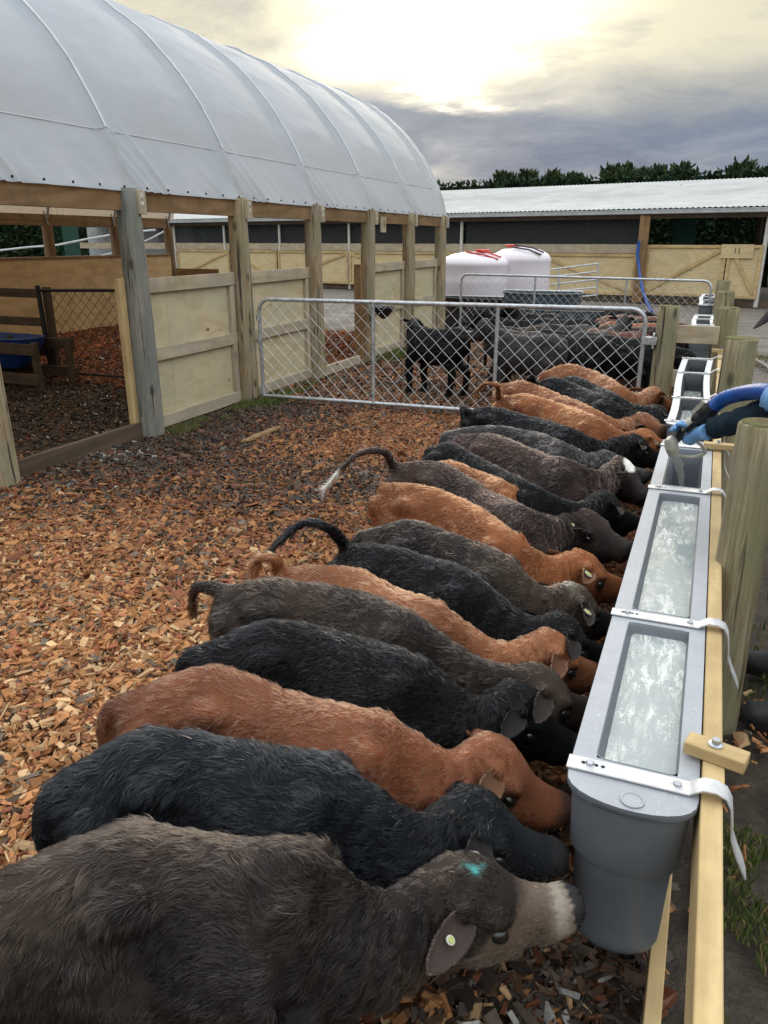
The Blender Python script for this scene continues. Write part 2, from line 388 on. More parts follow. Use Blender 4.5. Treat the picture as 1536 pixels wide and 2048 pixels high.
for y in YP[1:]:
    i0=int(round((y-.2)/.021)); i0=min(i0,ni-1); mb=MB(); js=[j for j in range(0,nj,2) if .5<s_edge[0,j]]
    mb.tube([V.reshape(ni,nj,3)[i0,j]+np.array([XB,0,0])+np.array([math.cos(ph[j]),0,math.sin(ph[j])])*.002 for j in js],.0095,6); mb.build('rib','rib_highlight',barn)  # pale tubes put the light line along the sheeting's ridges into colour
for k,y in enumerate(YP):
    if y<2: continue
    mb=MB(); pts=[(arc(p,3.11)[0],y,arc(p,3.11)[1]) for p in np.linspace(P0,P1,40)]
    mb.tube(pts,.022,8); mb.build('hoop','galv',barn)
for y in np.arange(1.2,14.3,.29): MB().ell((XB+.105+.0,y,2.17),(.008,.012,.012),n=8,m=5).build('hem_bolt','dark_hole',barn)
for X0,mt in ((XB,'pine_brown_y'),(XF,'pine_brown_y')):
    for i in range(len(YP)-1):
        if YP[i+1]<2: continue
        mb=MB(); xo=.0 if X0==XB else 0
        mb.box((X0-.022,YP[i]+(.1 if X0==XB else 0),1.985),(X0+.022,YP[i+1]-(.1 if X0==XB else .01),2.17)); mb.build('eave_beam',mt,barn,bevel=.003)
def pole(mb,x,y,z0,z1,r0,r1,seed,n=20,lean=(0,0)):
    rs=[]; M=14
    for i in range(M):
        t=i/(M-1); z=z0+(z1-z0)*t; r=r0+(r1-r0)*t
        q=[]
        for k in range(n):
            a=2*math.pi*k/n; rr=r*(1+.02*math.sin(3*a+seed)+.012*math.sin(5*a+seed*2+z*2)+.012*math.sin(z*5+seed+a))
            q.append((x+lean[0]*t+rr*math.cos(a)+.006*math.sin(z*2+seed),y+lean[1]*t+rr*math.sin(a),z))
        rs.append(q)
    rs.append([(x+lean[0]+(p[0]-x-lean[0])*.93,y+lean[1]+(p[1]-y-lean[1])*.93,z1+.008) for p in rs[-1]])
    return mb.rings(rs)
for i,y in enumerate(YP):
    if y<3: continue
    mb=MB(); pole(mb,XB+.0,y,-.1,2.16,.128 if y<6 else .118,.1,i*1.7); p=mb.build('post','post_wet' if 5<y<6 else 'post_barn',barn)
    if 5<y<6: p['label']='grey weathered post with dark damp streaks'
for i,y in enumerate(YP):
    if y<3: continue
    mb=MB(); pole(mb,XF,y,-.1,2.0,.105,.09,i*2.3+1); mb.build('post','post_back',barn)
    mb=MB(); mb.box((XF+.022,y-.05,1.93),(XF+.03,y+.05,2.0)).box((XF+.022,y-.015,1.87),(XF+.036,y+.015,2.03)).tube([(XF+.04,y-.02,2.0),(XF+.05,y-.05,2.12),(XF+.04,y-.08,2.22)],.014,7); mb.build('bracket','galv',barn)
# packer blocks and number tags on the near posts
nums={5.69:'6',7.408:'4',9.12:'4',10.83:'5',12.5:'5',14.16:'6'}
def text(s,size,loc,rot,m,parent,name='number',ext=.0008):
    cu=bpy.data.curves.new(name,'FONT'); cu.body=s; cu.size=size; cu.align_x='CENTER'; cu.align_y='CENTER'; cu.extrude=ext
    cu.materials.append(MATS[m]); o0=bpy.data.objects.new(name,cu); C.objects.link(o0); me=bpy.data.meshes.new_from_object(o0.evaluated_get(bpy.context.evaluated_depsgraph_get())); bpy.data.objects.remove(o0); me.materials.clear(); me.materials.append(MATS[m]); o=bpy.data.objects.new(name,me); C.objects.link(o); o.parent=parent; r=parent
    while r.parent is not None: r=r.parent
    o.location=Vector(loc)-Vector(r.location); o.rotation_euler=rot; return o
for y,s in nums.items():
    mb=MB(); mb.box((XB+.085,y+.0,1.96),(XB+.125,y+.095,2.15)); mb.build('packer','pine_grey_z',barn,bevel=.003)
    mb=MB(); mb.box((XB+.125,y+.02,2.03),(XB+.129,y+.06,2.13)); pl=mb.build('number_plate','cream_tag',barn)
    text(s,.055,(XB+.1298,y+.04,2.08),(R(90),0,R(90)),'text_dark',pl)
mb=MB(); mb.box((XB+.03,11.22,1.86),(XB+.045,11.42,2.08)); pl=mb.build('number_plate','pine_grey_z',barn)
text('16',.12,(XB+.0462,11.32,1.97),(R(90),0,R(90)),'text_dark',pl)
# side walls of plywood with rails
def bay(y0,y1,split,top=1.42):
    mb=MB(); e=.10
    xs=[y0+e]+[y0+e+(y1-y0-2*e)*f for f in split]+[y1-e]
    for a,b in zip(xs[:-1],xs[1:]): mb.box((XB-.075,a+.0015,.05),(XB-.06,b-.0015,top-.05))
    mb.build('wall_panel','ply_side',barn,smooth=False)
    for z0,z1,th,yy0,yy1 in ((top-.13,top,.04,y0+.02,y1-.02),(.67,.79,.04,y0+.02,y1-.02),(.03,.15,.04,y0+.02,y1-.02)):
        mb=MB(); mb.beam((XB-.038,yy0,(z0+z1)/2),(XB-.038,yy1,(z0+z1)/2+.006),th,z1-z0); mb.build('rail','pine_grey_y',barn,bevel=.004)
    mb=MB(); mb.box((XB-.058,y1-.2,.15),(XB-.02,y1-.12,top-.13)); mb.build('stud','pine_grey_z',barn,bevel=.003)
bay(5.69,7.408,[.25]); bay(7.408,9.12,[]); bay(10.83,12.5,[.2,.45,.8]); bay(12.5,14.16,[.5])
for a,b,h in ((3.974,5.69,.16),(9.12,10.83,.13),(2.26,3.974,.16)):
    mb=MB(); mb.beam((XB-.02,a,h/2),(XB-.02,b,h/2),.05,h); mb.build('sill_board','pine_dark_y' if a<9 else 'pine_grey_y',barn,bevel=.004)
for y,z in ((5.55,1.44),(5.51,1.43)):
    mb=MB(); mb.box((XB-.07+(y-5.5)*.2,y-.02,.03),(XB-.02,y+.02,z)); mb.build('gate_stop','pine_new_z',barn,bevel=.002)
for y in (10.66,10.6,10.54):
    mb=MB(); mb.box((XB-.09,y-.02,.03),(XB+.02,y+.025,1.40+(.02 if y<10.6 else 0))); mb.build('gate_stop','pine_brown_z',barn,bevel=.002)
# far wall inside
mb=MB()
for i in range(7):
    a=-1.2+i*2.4; mb.box((XF+.11,a+.002,0),(XF+.125,min(a+2.4,14.0)-.002,1.44))
mb.build('wall_panel','ply_inner',barn,smooth=False)
mb=MB(); mb.box((XF+.0,0,1.441),(XF+.15,14.0,1.48)); mb.build('rail','pine_brown_y',barn,bevel=.003)
mb=MB(); mb.box((XF+.13,14.12,.0),(-9.6,14.16,1.18)); mb.build('end_board','pine_brown_x',barn,bevel=.003)
# ------------------------------------------------------------------ pen fittings inside the barn
def chain(mb,p0,ex,ez,w,h,pitch,r,yoff=.0,jit=.006):
    """woven diagonal wires inside a w x h rectangle spanned by unit vectors ex, ez from p0"""
    p0=np.array(p0,float);ex=np.array(ex,float);ez=np.array(ez,float); nn=np.cross(ex,ez)
    for sgn in (1,-1):
        k0=-int(h/pitch)-2; k1=int(w/pitch)+int(h/pitch)+3
        for k in range(k0,k1):
            c=k*pitch; pts=[]
            # line x = c + sgn*z
            zs=[max(0,(0-c)*sgn if sgn>0 else c-w),min(h,(w-c) if sgn>0 else c)]
            if zs[1]-zs[0]<.02: continue
            n=max(2,int((zs[1]-zs[0])/(pitch/2))+1)
            for q in np.linspace(zs[0],zs[1],n):
                x=c+sgn*q
                wob=jit*math.sin(q*31+k)
                pts.append(p0+ex*(x+wob*.5)+ez*q+nn*(sgn*r*.9))
            mb.tube(pts,r,4,False)
ig=thing('pen_gate',(-8.0,7.75,0),'black framed wire gate inside the barn beside board fence','gate')
mb=MB(); mb.tube([(-8.0,7.75,1.14),(-6.9,7.75,1.165),(-5.0,7.75,1.15)],.02,8).tube([(-8.0,7.75,.10),(-5.0,7.75,.11)],.015,8).tube([(-8.0,7.75,.02),(-8.03,7.75,1.2)],.032,8).build('frame','frame_dark',ig)
mb=MB(); chain(mb,(-8.0,7.75,.1),(1,0,0),(0,0,1),3.0,1.04,.145,.0035); mb.build('wire_mesh','wire_dark',ig)
bf=thing('board_fence',(-9.5,7.8,0),'dark three board fence inside the barn by the blue feeder','fence')
mb=MB(); mb.box((-8.0,7.78,0),(-7.92,7.86,1.18)); mb.build('post','pine_dark_z',bf,bevel=.004)
for z in (1.10,.74,.36):
    mb=MB(); mb.box((-11.0,7.74,z-.055),(-8.04,7.776,z+.055)); mb.build('board','pine_dark_x',bf,bevel=.004)
ft=thing('feed_trough',(-8.4,7.3,0),'blue plastic feeder set in a low timber frame inside barn','feeder')
mb=MB()
rs=[]
for z,w,d,th in ((.6,.78,.30,0),(.5,.74,.27,0),(.32,.62,.2,0),(.22,.5,.14,0)):
    rs.append([(-8.5+w*math.copysign(abs(math.cos(a))**.5,math.cos(a)),7.32+d*math.copysign(abs(math.sin(a))**.6,math.sin(a)),z) for a in np.linspace(0,2*math.pi,28,endpoint=False)])
inn=[[(x*1.0+(-8.5-x)*.06,y+(7.32-y)*.1,z+.004) for x,y,z in r] for r in rs]
mb.rings(rs,True); 
mb2=MB(); mb2.rings([rs[0]]+[inn[0]]+inn[1:],False); mb.v+= [] 
mb=MB(); mb.rings(list(reversed(rs))+inn,True); mb.build('tub','blue_plastic',ft)
for a,b in (((-9.4,7.0,.5),(-7.45,7.0,.5)),((-9.4,7.64,.5),(-7.45,7.64,.5)),((-9.4,7.0,.14),(-7.45,7.0,.14)),((-9.4,7.64,.14),(-7.45,7.64,.14))):
    mb=MB(); mb.beam(a,b,.04,.13); mb.build('frame_board','pine_dark_x',ft,bevel=.003)
for x in (-9.35,-8.45,-7.5):
    for y in (7.05,7.59):
        mb=MB(); mb.box((x-.04,y-.03,0),(x+.04,y+.03,.58)); mb.build('leg','pine_dark_z',ft,bevel=.003)
# ------------------------------------------------------------------ galvanised mesh gates
def farm_gate(p,q,z0,z1,label,uprights,r=.021,latch=True,pitch=.148,name='mesh_gate',wr=.0022):
    p=np.array(p,float);q=np.array(q,float); L=np.linalg.norm(q-p); ex=(q-p)/L
    g=thing(name,(p[0],p[1],0),label,'gate','galvanised mesh gates')
    P=lambda s,z: np.array([p[0]+ex[0]*s,p[1]+ex[1]*s,z])
    rc=.13; pts=[P(L,z0)]
    c=[]
    for a in np.linspace(0,math.pi/2,7): c.append(P(L-rc+rc*math.cos(a),z1-rc+rc*math.sin(a)))
    pts+=c
    for a in np.linspace(math.pi/2,math.pi,7): pts.append(P(rc+rc*math.cos(a),z1-rc+rc*math.sin(a)))
    pts+=[P(0,z0),]
    mb=MB(); mb.tube(pts,r,10); mb.tube([P(-.0,z0),P(L,z0)],r*.95,10); 
    for z in (z0+.06,z0+.62,z1-.2): mb.tube([P(-.012,z-.03),P(-.012,z+.03)],r*1.35,10)
    mb.build('frame','galv',g)
    for u in uprights: mb=MB(); mb.tube([P(u*L,z0),P(u*L,z1)],r*.85,10).build('upright','galv',g)
    mb=MB(); e3=np.array([ex[0],ex[1],0]); chain(mb,P(0.01,z0+.0),e3,(0,0,1),L-.02,z1-z0-.0,pitch,wr); mb.build('chain_mesh','mesh_wire',g)
    if latch:
        mb=MB(); a=P(L+.02,z1-.28); mb.box(a-np.array([.02,.03,.035]),a+np.array([.1,.03,.035])).box(a+np.array([.06,-.04,-.07]),a+np.array([.08,.04,.07])).build('latch','galv',g,bevel=.004)
    return g
farm_gate((-4.56,7.44),(-.545,7.66),.09,1.145,'mesh gate standing between barn and the feeding calves',(.33,.655))
farm_gate((-4.45,14.6),(-.03,13.6),.08,1.14,'second mesh gate further back before the water tanks',(.335,.70),r=.02,wr=.002)
# ------------------------------------------------------------------ feeding rail with posts
def zr(y): return .65 if y<4.9 else (.65+.13*min(1,(y-4.9)/2.6))
rl=thing('feeding_rail',(.13,1.5,0),'long pale pine rail carrying the milk troughs','rail')
mb=MB(); 
for a,b in ((.15,2.62),(2.624,4.9),(4.9,7.5),(7.5,12.),(12.003,19.)):
    w=.043; mb.beam((.1335,a,zr(a)-.07),(.1335,b,zr(b)-.07),w,.14)
mb.build('top_rail','pine_new_y',rl,bevel=.004)
mb=MB(); mb.box((.062,.15,.08),(.098,19,.17)); mb.build('lower_rail','pine_new_y',rl,bevel=.003)
mb=MB(); mb.box((.045,.9,-.02),(.0845,1.0,.46)) ; mb.build('stud','pine_new_z',rl,bevel=.003)
mb=MB(); mb.box((.1125,1.50,.6505),(.157,1.60,.662)); mb.build('packer','pine_new_y',rl,bevel=.002)
for i,(px_,py_,lb) in enumerate(((1437,1461,'pale pine turn block bolted on rail above nearest strap'),(1440,893,'pale pine block on the rail beside the milk nozzle'),(1430,703,'small pine block across rail at far end of second trough'))):
    Y=(1.60,4.5,7.62)[i]; z=zr(Y)+.012+(.0 if i==0 else 0)
    blk=thing('rail_block',(.15,Y,z),lb,'block','turn blocks on the rail')
    a=(.075,Y+.012,z+.016);b=(.2,Y-.02,z+.016)
    if i: a=(.06,Y,z+.016); b=(.24,Y,z+.016)
    mb=MB(); mb.beam(a,b,.052,.03).build('block','pine_new_x',blk,bevel=.003)
    mb=MB(); mb.lathe([(.0,.03),(.016,.03),(.016,.034),(.009,.036),(.009,.046),(0.001,.046)],(.134,Y,z+.001),12).build('bolt','bolt',blk)
posts=[(2.86,.218,0,.078,'thick mossy post beside nearest trough end of the rail'),(5.45,.205,0,.098,'mossy post behind the blue hose'),(7.95,.16,-.01,.1,'round fence post second beyond the hose'),(10.5,.15,0,.1,'round fence post third beyond the hose'),(13.4,.13,0,.1,'farthest round post near the end of the second gate')]
for i,(y,x,ln,r,lb) in enumerate(posts):
    top=1.155
    p=thing('fence_post',(x,y,0),lb,'post','posts along the feeding rail')
    mb=MB(); pole(mb,x,y,-.1,top,r*1.08,r,i*2.1+3,28,(ln,.0)); mb.build('shaft','post_rail',p)
    mb=MB(); q=[]
    for rr_,dz in ((r*.95,.007),(r*.9,.0115),(.001,.012)): q.append([(x+ln+rr_*math.cos(a),y+rr_*math.sin(a),top+dz) for a in np.linspace(0,2*math.pi,24,endpoint=False)])
    mb.rings(q,False).build('post_top','post_top',p)
gp=thing('gate_post',(-.345,7.72,0),'round post that the mesh gate latches onto','post')
mb=MB(); pole(mb,-.345,7.72,-.1,1.17,.1,.095,5,28,(-.01,0)); mb.build('shaft','post_rail',gp)
mb=MB(); mb.rings([[(-.355+r_*math.cos(a),7.72+r_*math.sin(a),1.17+dz) for a in np.linspace(0,2*math.pi,24,endpoint=False)] for r_,dz in ((.09,.007),(.085,.0115),(.001,.012))],False).build('post_top','post_top',gp)
sf=thing('rail_fence',(-.1,7.74,0),'short two board fence between gate post and rail','fence')
for z in (.93,.52): MB().beam((-.27,7.73,z),(.1,7.73,z),.04,.16).build('board','pine_grey_x',sf,bevel=.004)
# ------------------------------------------------------------------ troughs
def trough(label,y0,y1,xl,xr,zf,ops,straps,mrim,white,hooks=True):
    g=thing('milk_trough',((xl+xr)/2,y0,zf(y0)-.4),label,'trough','milk troughs hung along the rail')
    def outline(off,dz,n=14,zz=0.):
        pts=[]; a0=xl+off;b0=xr-off; xc=(a0+b0)/2; hw=(b0-a0)/2; e=.085
        for a in np.linspace(0,math.pi,n): pts.append((xc-hw*math.cos(a)*1.0,y0+.02-(e-off*.6)*math.sin(a)**.8,dz))
        for a in np.linspace(0,math.pi,n): pts.append((xc+hw*math.cos(a),y1-.02+(e*.6-off*.5)*math.sin(a)**.8,dz))
        # insert intermediate points along the long sides
        res=[]; m=len(pts)
        for i in range(m):
            res.append(pts[i]); q=pts[(i+1)%m]
            if abs(q[1]-pts[i][1])>.5:
                for t in np.linspace(0,1,14)[1:-1]: res.append(tuple(pts[i][k]*(1-t)+q[k]*t for k in range(3)))
        return [(x+wav(y,x),y,zf(y)+z) for x,y,z in res]
    wav=(lambda y,x:0.) if not white else (lambda y,x:.012*math.sin((y-y0)*2.6+.4))
    prof=[(0.0,-.001),(-.002,-.006),(0,-.016),(.010,-.020),(.014,-.10),(.017,-.165),(.027,-.185),(.031,-.195),(.036,-.38),(.044,-.405),(.062,-.425),(.10,-.432)]
    mb=MB(); mb.rings([outline(o,z) for o,z in prof],False)
    last=outline(.10,-.432); n=len(last); mb.add(last+[tuple(np.mean(last,0))],[(k,(k+1)%n,n) for k in range(n)])
    mb.build('body','trough_body',g,ang=50)
    # top plate with openings
    W=wav; mb=MB()
    ox0,ox1=ops[0][2],ops[0][3]
    def quad(xa,xb,ya,yb,n=1):
        for t in range(n):
            y_a=ya+(yb-ya)*t/n; y_b=ya+(yb-ya)*(t+1)/n
            mb.add([(xa+W(y_a,0),y_a,zf(y_a)),(xb+W(y_a,0),y_a,zf(y_a)),(xb+W(y_b,0),y_b,zf(y_b)),(xa+W(y_b,0),y_b,zf(y_b))],[(0,1,2,3)])
    ya,yb=y0+.02,y1-.02; ns=40
    mb_edges=[ya]+[v for o in ops for v in (o[0],o[1])]+[yb]
    n_=max(8,int((yb-ya)/.12))
    quad(xl,ox0,ya,yb,n_); quad(ox1,xr,ya,yb,n_)
    for i in range(0,len(mb_edges),2):
        if mb_edges[i+1]>mb_edges[i]: quad(ox0,ox1,mb_edges[i],mb_edges[i+1],max(1,int((mb_edges[i+1]-mb_edges[i])/.12)))
    out0=outline(0,-.0005)
    fr=[p for p in out0 if p[1]<=ya+1e-6]; bk=[p for p in out0 if p[1]>=yb-1e-6]
    for pl,yc in ((fr,ya),(bk,yb)):
        c=((xl+xr)/2+W(yc,0),yc,zf(yc)); pp=[(p[0],p[1],zf(p[1])) for p in pl]
        mb.add(pp+[c],[(k,k+1,len(pp)) for k in range(len(pp)-1)])
    rim=mb.build('rim',mrim,g,smooth=False)
    # wells with milk
    for (a,b,x0,x1,milk) in ops:
        mb=MB(); n=max(2,int((b-a)/.1)); lip=.006
        def ring(in_,dz):
            pts=[];r=.02
            for (cx,cy,a0) in ((x1-in_*.25-r,a+in_+r,-90),(x1-in_*.25-r,b-in_-r,0),(x0+in_+r,b-in_-r,90),(x0+in_+r,a+in_+r,180)):
                for t in np.linspace(0,90,5): pts.append((cx+r*math.cos(R(a0+t)),cy+r*math.sin(R(a0+t))))
                if a0 in (0,180):
                    pass
            res=[]
            for i,p in enumerate(pts):
                res.append(p); q=pts[(i+1)%len(pts)]
                if abs(q[1]-p[1])>.3:
                    for t in np.linspace(0,1,n)[1:-1]: res.append((p[0]*(1-t)+q[0]*t,p[1]*(1-t)+q[1]*t))
            return [(x+W(y,0),y,zf(y)+dz) for x,y in res]
        mb.rings([ring(-.002,.0008),ring(0,.0014),ring(.0012,.0006),ring(.004,-.010),ring(.016,-.032),ring(.024,-.10),ring(.03,-.30)],False)
        last=ring(.03,-.30); m_=len(last); mb.add(last+[(x0/2+x1/2,(a+b)/2,last[0][2])],[((k+1)%m_,k,m_) for k in range(m_)])
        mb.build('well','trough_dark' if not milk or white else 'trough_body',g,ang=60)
        if milk:
            zm=milk; a2,b2=(a,b) if len(ops[0])<6 else (a,b)
            nx,ny=14,max(10,int((b-a)/.03)); Vv=[]
            for j in range(ny+1):
                for i in range(nx+1):
                    y=a+.004+(b-a-.008)*j/ny; x=x0+(.012 if not white else .004)+(x1-x0-(.014 if not white else .008))*i/nx
                    Vv.append((x+W(y,0),y,zm))
            Vv=np.array(Vv); Vv[:,2]+=.0022*(vnoise(Vv*np.array([1,.5,1]),22,2,3)-.5)
            Vv-=np.array(g['_o']); q=(np.arange(ny)[:,None]*(nx+1)+np.arange(nx)[None,:]).ravel()
            raw_mesh('milk',Vv,np.stack([q,q+1,q+nx+2,q+nx+1],1),'milk',smooth=True,parent=g)
    for k,(y,w) in enumerate(straps):
        z=zf(y); zr_=zr(y); mb=MB()
        path=[(xl-.006,z+.0045),(xl+.1,z+.0055),(xr-.02,z+.006),(.095,max(z,zr_)+.012),(.115,max(z,zr_)+.024),(.14,zr_+.025),(.160,zr_+.016),(.172,zr_-.005),(.178,zr_-.04),(.182,zr_-.08),(.195,zr_-.115),(.212,zr_-.15),(.222,zr_-.175)] if hooks else [(xl-.004,z+.012),(xr,z+.012),(.155,zr_+.012)]
        if path[2][0]>.09: path[2]=(.08,z+.006)
        th=.005; n=len(path); vs=[];fs=[]
        for i,(x,zz) in enumerate(path):
            d=np.array(path[min(i+1,n-1)])-np.array(path[max(i-1,0)]); d=d/np.linalg.norm(d); nn=np.array([-d[1],d[0]])*th/2
            ww=w/2*(1.1 if hooks and i>=n-3 else 1)
            if i==n-1 and hooks: ww*=.7
            for sy,sn in ((-1,-1),(1,-1),(1,1),(-1,1)): vs.append((x+nn[0]*sn,y+sy*ww+(.006*x),zz+nn[1]*sn))
        for i in range(n-1):
            for q in range(4): a=i*4+q;b=i*4+(q+1)%4; fs.append((a,b,b+4,a+4))
        fs+=[(3,2,1,0),(n*4-4,n*4-3,n*4-2,n*4-1)]
        mb.add(vs,fs); st=mb.build('strap','galv_strap' if hooks else 'strap_white',g,bevel=.0012,ang=50)
        if hooks:
            hb=MB(); bb=MB()
            for x0 in (xl+.028,xr-.058):
                for j in range(4):
                    if j==1: bb.lathe([(.009,.0075),(.009,.013),(.007,.0145),(.001,.0145)],(x0+j*.014,y+.001,z),6)
                    else: hb.lathe([(.0048,.0082),(.001,.0084)],(x0+j*.014,y+.001,z),10)
            hb.build('strap_holes','dark_hole',st); bb.build('bolt','bolt',st)
    return g
z65=lambda y:.65
t1=trough('nearest grey trough brim full of frothy white milk',1.43,4.66,-.160,.108,z65,
   [(1.515,2.22,-.108,.064,.622),(2.315,3.59,-.108,.064,.620),(3.73,4.47,-.103,.060,.44)],[(1.475,.046),(2.265,.045),(3.66,.045),(4.52,.042)],'trough_grey',False)
MB().lathe([(.024,.0006),(.0245,.004),(.0205,.0045),(.019,.0025),(.001,.0025)],(-.02,1.398,.65),24).build('drain_plug','trough_grey',t1)
z2=lambda y:.675+.09*max(0,min(1,(y-5.2)/2.1))-.03*math.sin(math.pi*max(0,min(1,(y-5.0)/2.4)))
t2=trough('white rimmed trough just beyond nozzle, part filled with milk',5.02,7.38,-.175,.075,z2,
   [(5.12,5.85,-.125,.03,.60),(5.92,6.75,-.125,.03,.585),(6.82,7.3,-.125,.03,0)],[(5.07,.04),(5.88,.04),(6.78,.04),(7.34,.04)],'trough_white',True)
z3=lambda y:.775
trough('empty trough just beyond the gate with dark wells',9.35,11.65,-.195,.07,z3,
   [(9.45,10.2,-.14,.02,0),(10.27,11.0,-.14,.02,0),(11.07,11.55,-.14,.02,0)],[(9.4,.04),(10.23,.04),(11.03,.04),(11.6,.04)],'trough_white',True,hooks=False)
trough('farthest small trough at end of the rail',13.6,16.4,-.20,.06,z3,
   [(13.7,14.6,-.14,.02,0),(14.67,15.5,-.14,.02,0),(15.57,16.3,-.14,.02,0)],[(13.65,.04),(14.63,.04),(15.53,.04)],'trough_white',True,hooks=False)
# ------------------------------------------------------------------ long shed behind
A=at_z(1536,415.5,2.56); B=at_z(310,441.8,2.56); dv=(A-B); LS=np.linalg.norm(dv); ex=dv/LS; en=np.array([-ex[1],ex[0],0.])
A2=A+ex*3.5; LS+=3.5
def S(s,n,z): 
    p=B+ex*s+en*n; return np.array([p[0],p[1],z])
shed=thing('long_shed',tuple(S(LS/2,0,0)),'long open fronted shed with pale corrugated metal roof','shed')
so=np.array(shed['_o'])
def s_at(px_):      # distance along the front line under a picture column
    best=min(np.linspace(0,LS,1500),key=lambda s:abs(prj(S(s,0,2.))[0]-px_)); return best
def prj(p):
    dz=p[2]-H; f=-p[0]*math.sin(YAW)+p[1]*math.cos(YAW); s=p[0]*math.cos(YAW)+p[1]*math.sin(YAW)
    d=f*math.cos(PIT)-dz*math.sin(PIT); up=f*math.sin(PIT)+dz*math.cos(PIT); return CX+F*s/d,CY-F*up/d
E0=-6.; nS=int((LS-E0)/.028); sv=np.linspace(E0,LS,nS); wv=.013*np.sin(sv*2*math.pi/.15)
rows=[(-.25,2.60),(1.6,2.60+.27*1.0),(4.0,3.23),(4.01,3.24),(8.3,3.86)]
Vr=[]
for (n_,z_) in rows: Vr.append(B[None,:]*np.array([1,1,0])+sv[:,None]*ex[None,:]+n_*en[None,:]+np.stack([0*wv,0*wv,z_+wv],1))
Vr=np.concatenate(Vr)-so; k=np.arange(nS-1); Fq=np.concatenate([np.stack([i*nS+k,i*nS+k+1,(i+1)*nS+k+1,(i+1)*nS+k],1) for i in range(len(rows)-1)])
raw_mesh('roof',Vr,Fq,'roof_metal',smooth=True,parent=shed)
MB().beam(S(E0,-.30,2.50),S(LS,-.30,2.50),.12,.10).beam(S(E0,-.36,2.555),S(LS,-.36,2.555),.02,.02).build('gutter','gutter',shed,bevel=.01)
MB().beam(S(E0,-.14,2.40),S(LS,-.14,2.40),.06,.14).build('fascia','pine_dark_x',shed)
s0=s_at(1293); sL=s_at(925)
for pxx,r_ in ((350,.05),(450,.05),(560,.05),(700,.05),(925,.055),(1293,.0),(1536,.06)):
    s_=s_at(pxx)
    if r_==0: MB().box(*[S(s_,-.2,0)-np.array([.14,.1,.0]),S(s_,-.2,2.42)+np.array([.14,.1,0])]).build('post','pine_brown_z',shed,bevel=.01)
    else: MB().tube([S(s_,-.05,0),S(s_,-.05,2.4)],r_,10).build('post','concrete_white',shed)
for pxx in (480,620,770,1105,1225,1420):
    s_=s_at(pxx); MB().tube([S(s_,6.5,0),S(s_,6.5,3.6)],.09,8).build('rear_post','pine_dark_z',shed)
for a,b in ((s_at(310),sL),(sL,s0)):
    MB().beam(S(a+.1,.05,1.98),S(b-.1,.05,1.98),.008,.78).build('shade_cloth','shade_cloth',shed,smooth=False)
MB().beam(S(s_at(1322),1.2,1.95),S(s_at(1368),1.2,1.95),.03,.85).build('hanging_cloth','green_cloth',shed)
MB().beam(S(E0,.0,1.50),S(s0,.0,1.50),.08,.26).build('rail','pine_grey_x',shed)
def shed_gate(a,b,z0,z1,flip,nm,back=0.):
    g=thing('plywood_gate',tuple(S((a+b)/2,-.1,0)),nm,'gate','plywood gates along the shed')
    MB().beam(S(a+.02,-.1,(z0+z1)/2),S(b-.02,-.1,(z0+z1)/2),.015,z1-z0).build('panel','ply_shed',g,smooth=False)
    f=MB(); y=-.13
    f.beam(S(a,y,z1-.04),S(b,y,z1-.04),.03,.08).beam(S(a,y,z0+.04),S(b,y,z0+.04),.03,.08)
    f.beam(S(a+.05,y,z0+.08),S(a+.05,y,z1-.08),.03,.09,up=ex).beam(S(b-.05,y,z0+.08),S(b-.05,y,z1-.08),.03,.09,up=ex)
    f.build('frame','pine_new_x',g,bevel=.004)
    u=(a+.1,z0+.1,b-.1,z1-.1) if flip else (a+.1,z1-.1,b-.1,z0+.1)
    MB().beam(S(u[0],y-.001,u[1]),S(u[2],y-.001,u[3]),.028,.085).build('brace','pine_new_x',g)
    return g
gx=[(s_at(a),s_at(b)) for a,b in ((355,460),(462,556),(558,700),(702,880),(882,1085),(1087,1282),(1300,1462),(1464,1536))]
for i,(a,b) in enumerate(gx):
    nm=['plywood gate at left end of the shed seen beyond barn','second plywood gate from left seen through the barn','third plywood gate from left seen through the barn','plywood gate behind the open barn bay','plywood gate behind the two water tanks','plywood gate left of the blue hose','braced plywood gate right of the blue hose','plywood gate under number board at right'][i]
    shed_gate(a,b,.18 if i<6 else .22,1.36 if i<6 else 1.62,i in (0,2,4,6),nm)
MB().beam(S(E0,-.02,.08),S(LS,-.02,.08),.06,.16).build('base_board','pine_dark_x',shed)
nb=thing('number_board',tuple(S(s_at(1484),-.16,1.5)),'small plywood number board reading 11 on the shed gates','sign')
sc_=s_at(1484); MB().beam(S(sc_-.42,-.155,1.46),S(sc_+.42,-.155,1.46),.012,.36).build('board','ply_shed',nb,smooth=False)
tx=text('11',.2,tuple(S(sc_,-.175,1.46)),(R(90),0,math.atan2(ex[1],ex[0])),'text_dark',nb)
# old grey corrugated wall at the left end
wl=thing('corrugated_wall',tuple(S(-1,2,0)),'grey corrugated wall beyond barn at the far left','wall')
sv=np.linspace(-7,s_at(345),500); V0=B[None,:]*np.array([1,1,0])+sv[:,None]*ex[None,:]+(1.2+.03*np.sin(sv*2*math.pi/.2))[:,None]*en[None,:]
V0=np.concatenate([V0+np.array([0,0,.9]),V0+np.array([0,0,2.45])])-np.array(wl['_o']); k=np.arange(499)
raw_mesh('sheet',V0,np.stack([k,k+1,k+501,k+500],1),'gutter',smooth=True,parent=wl)
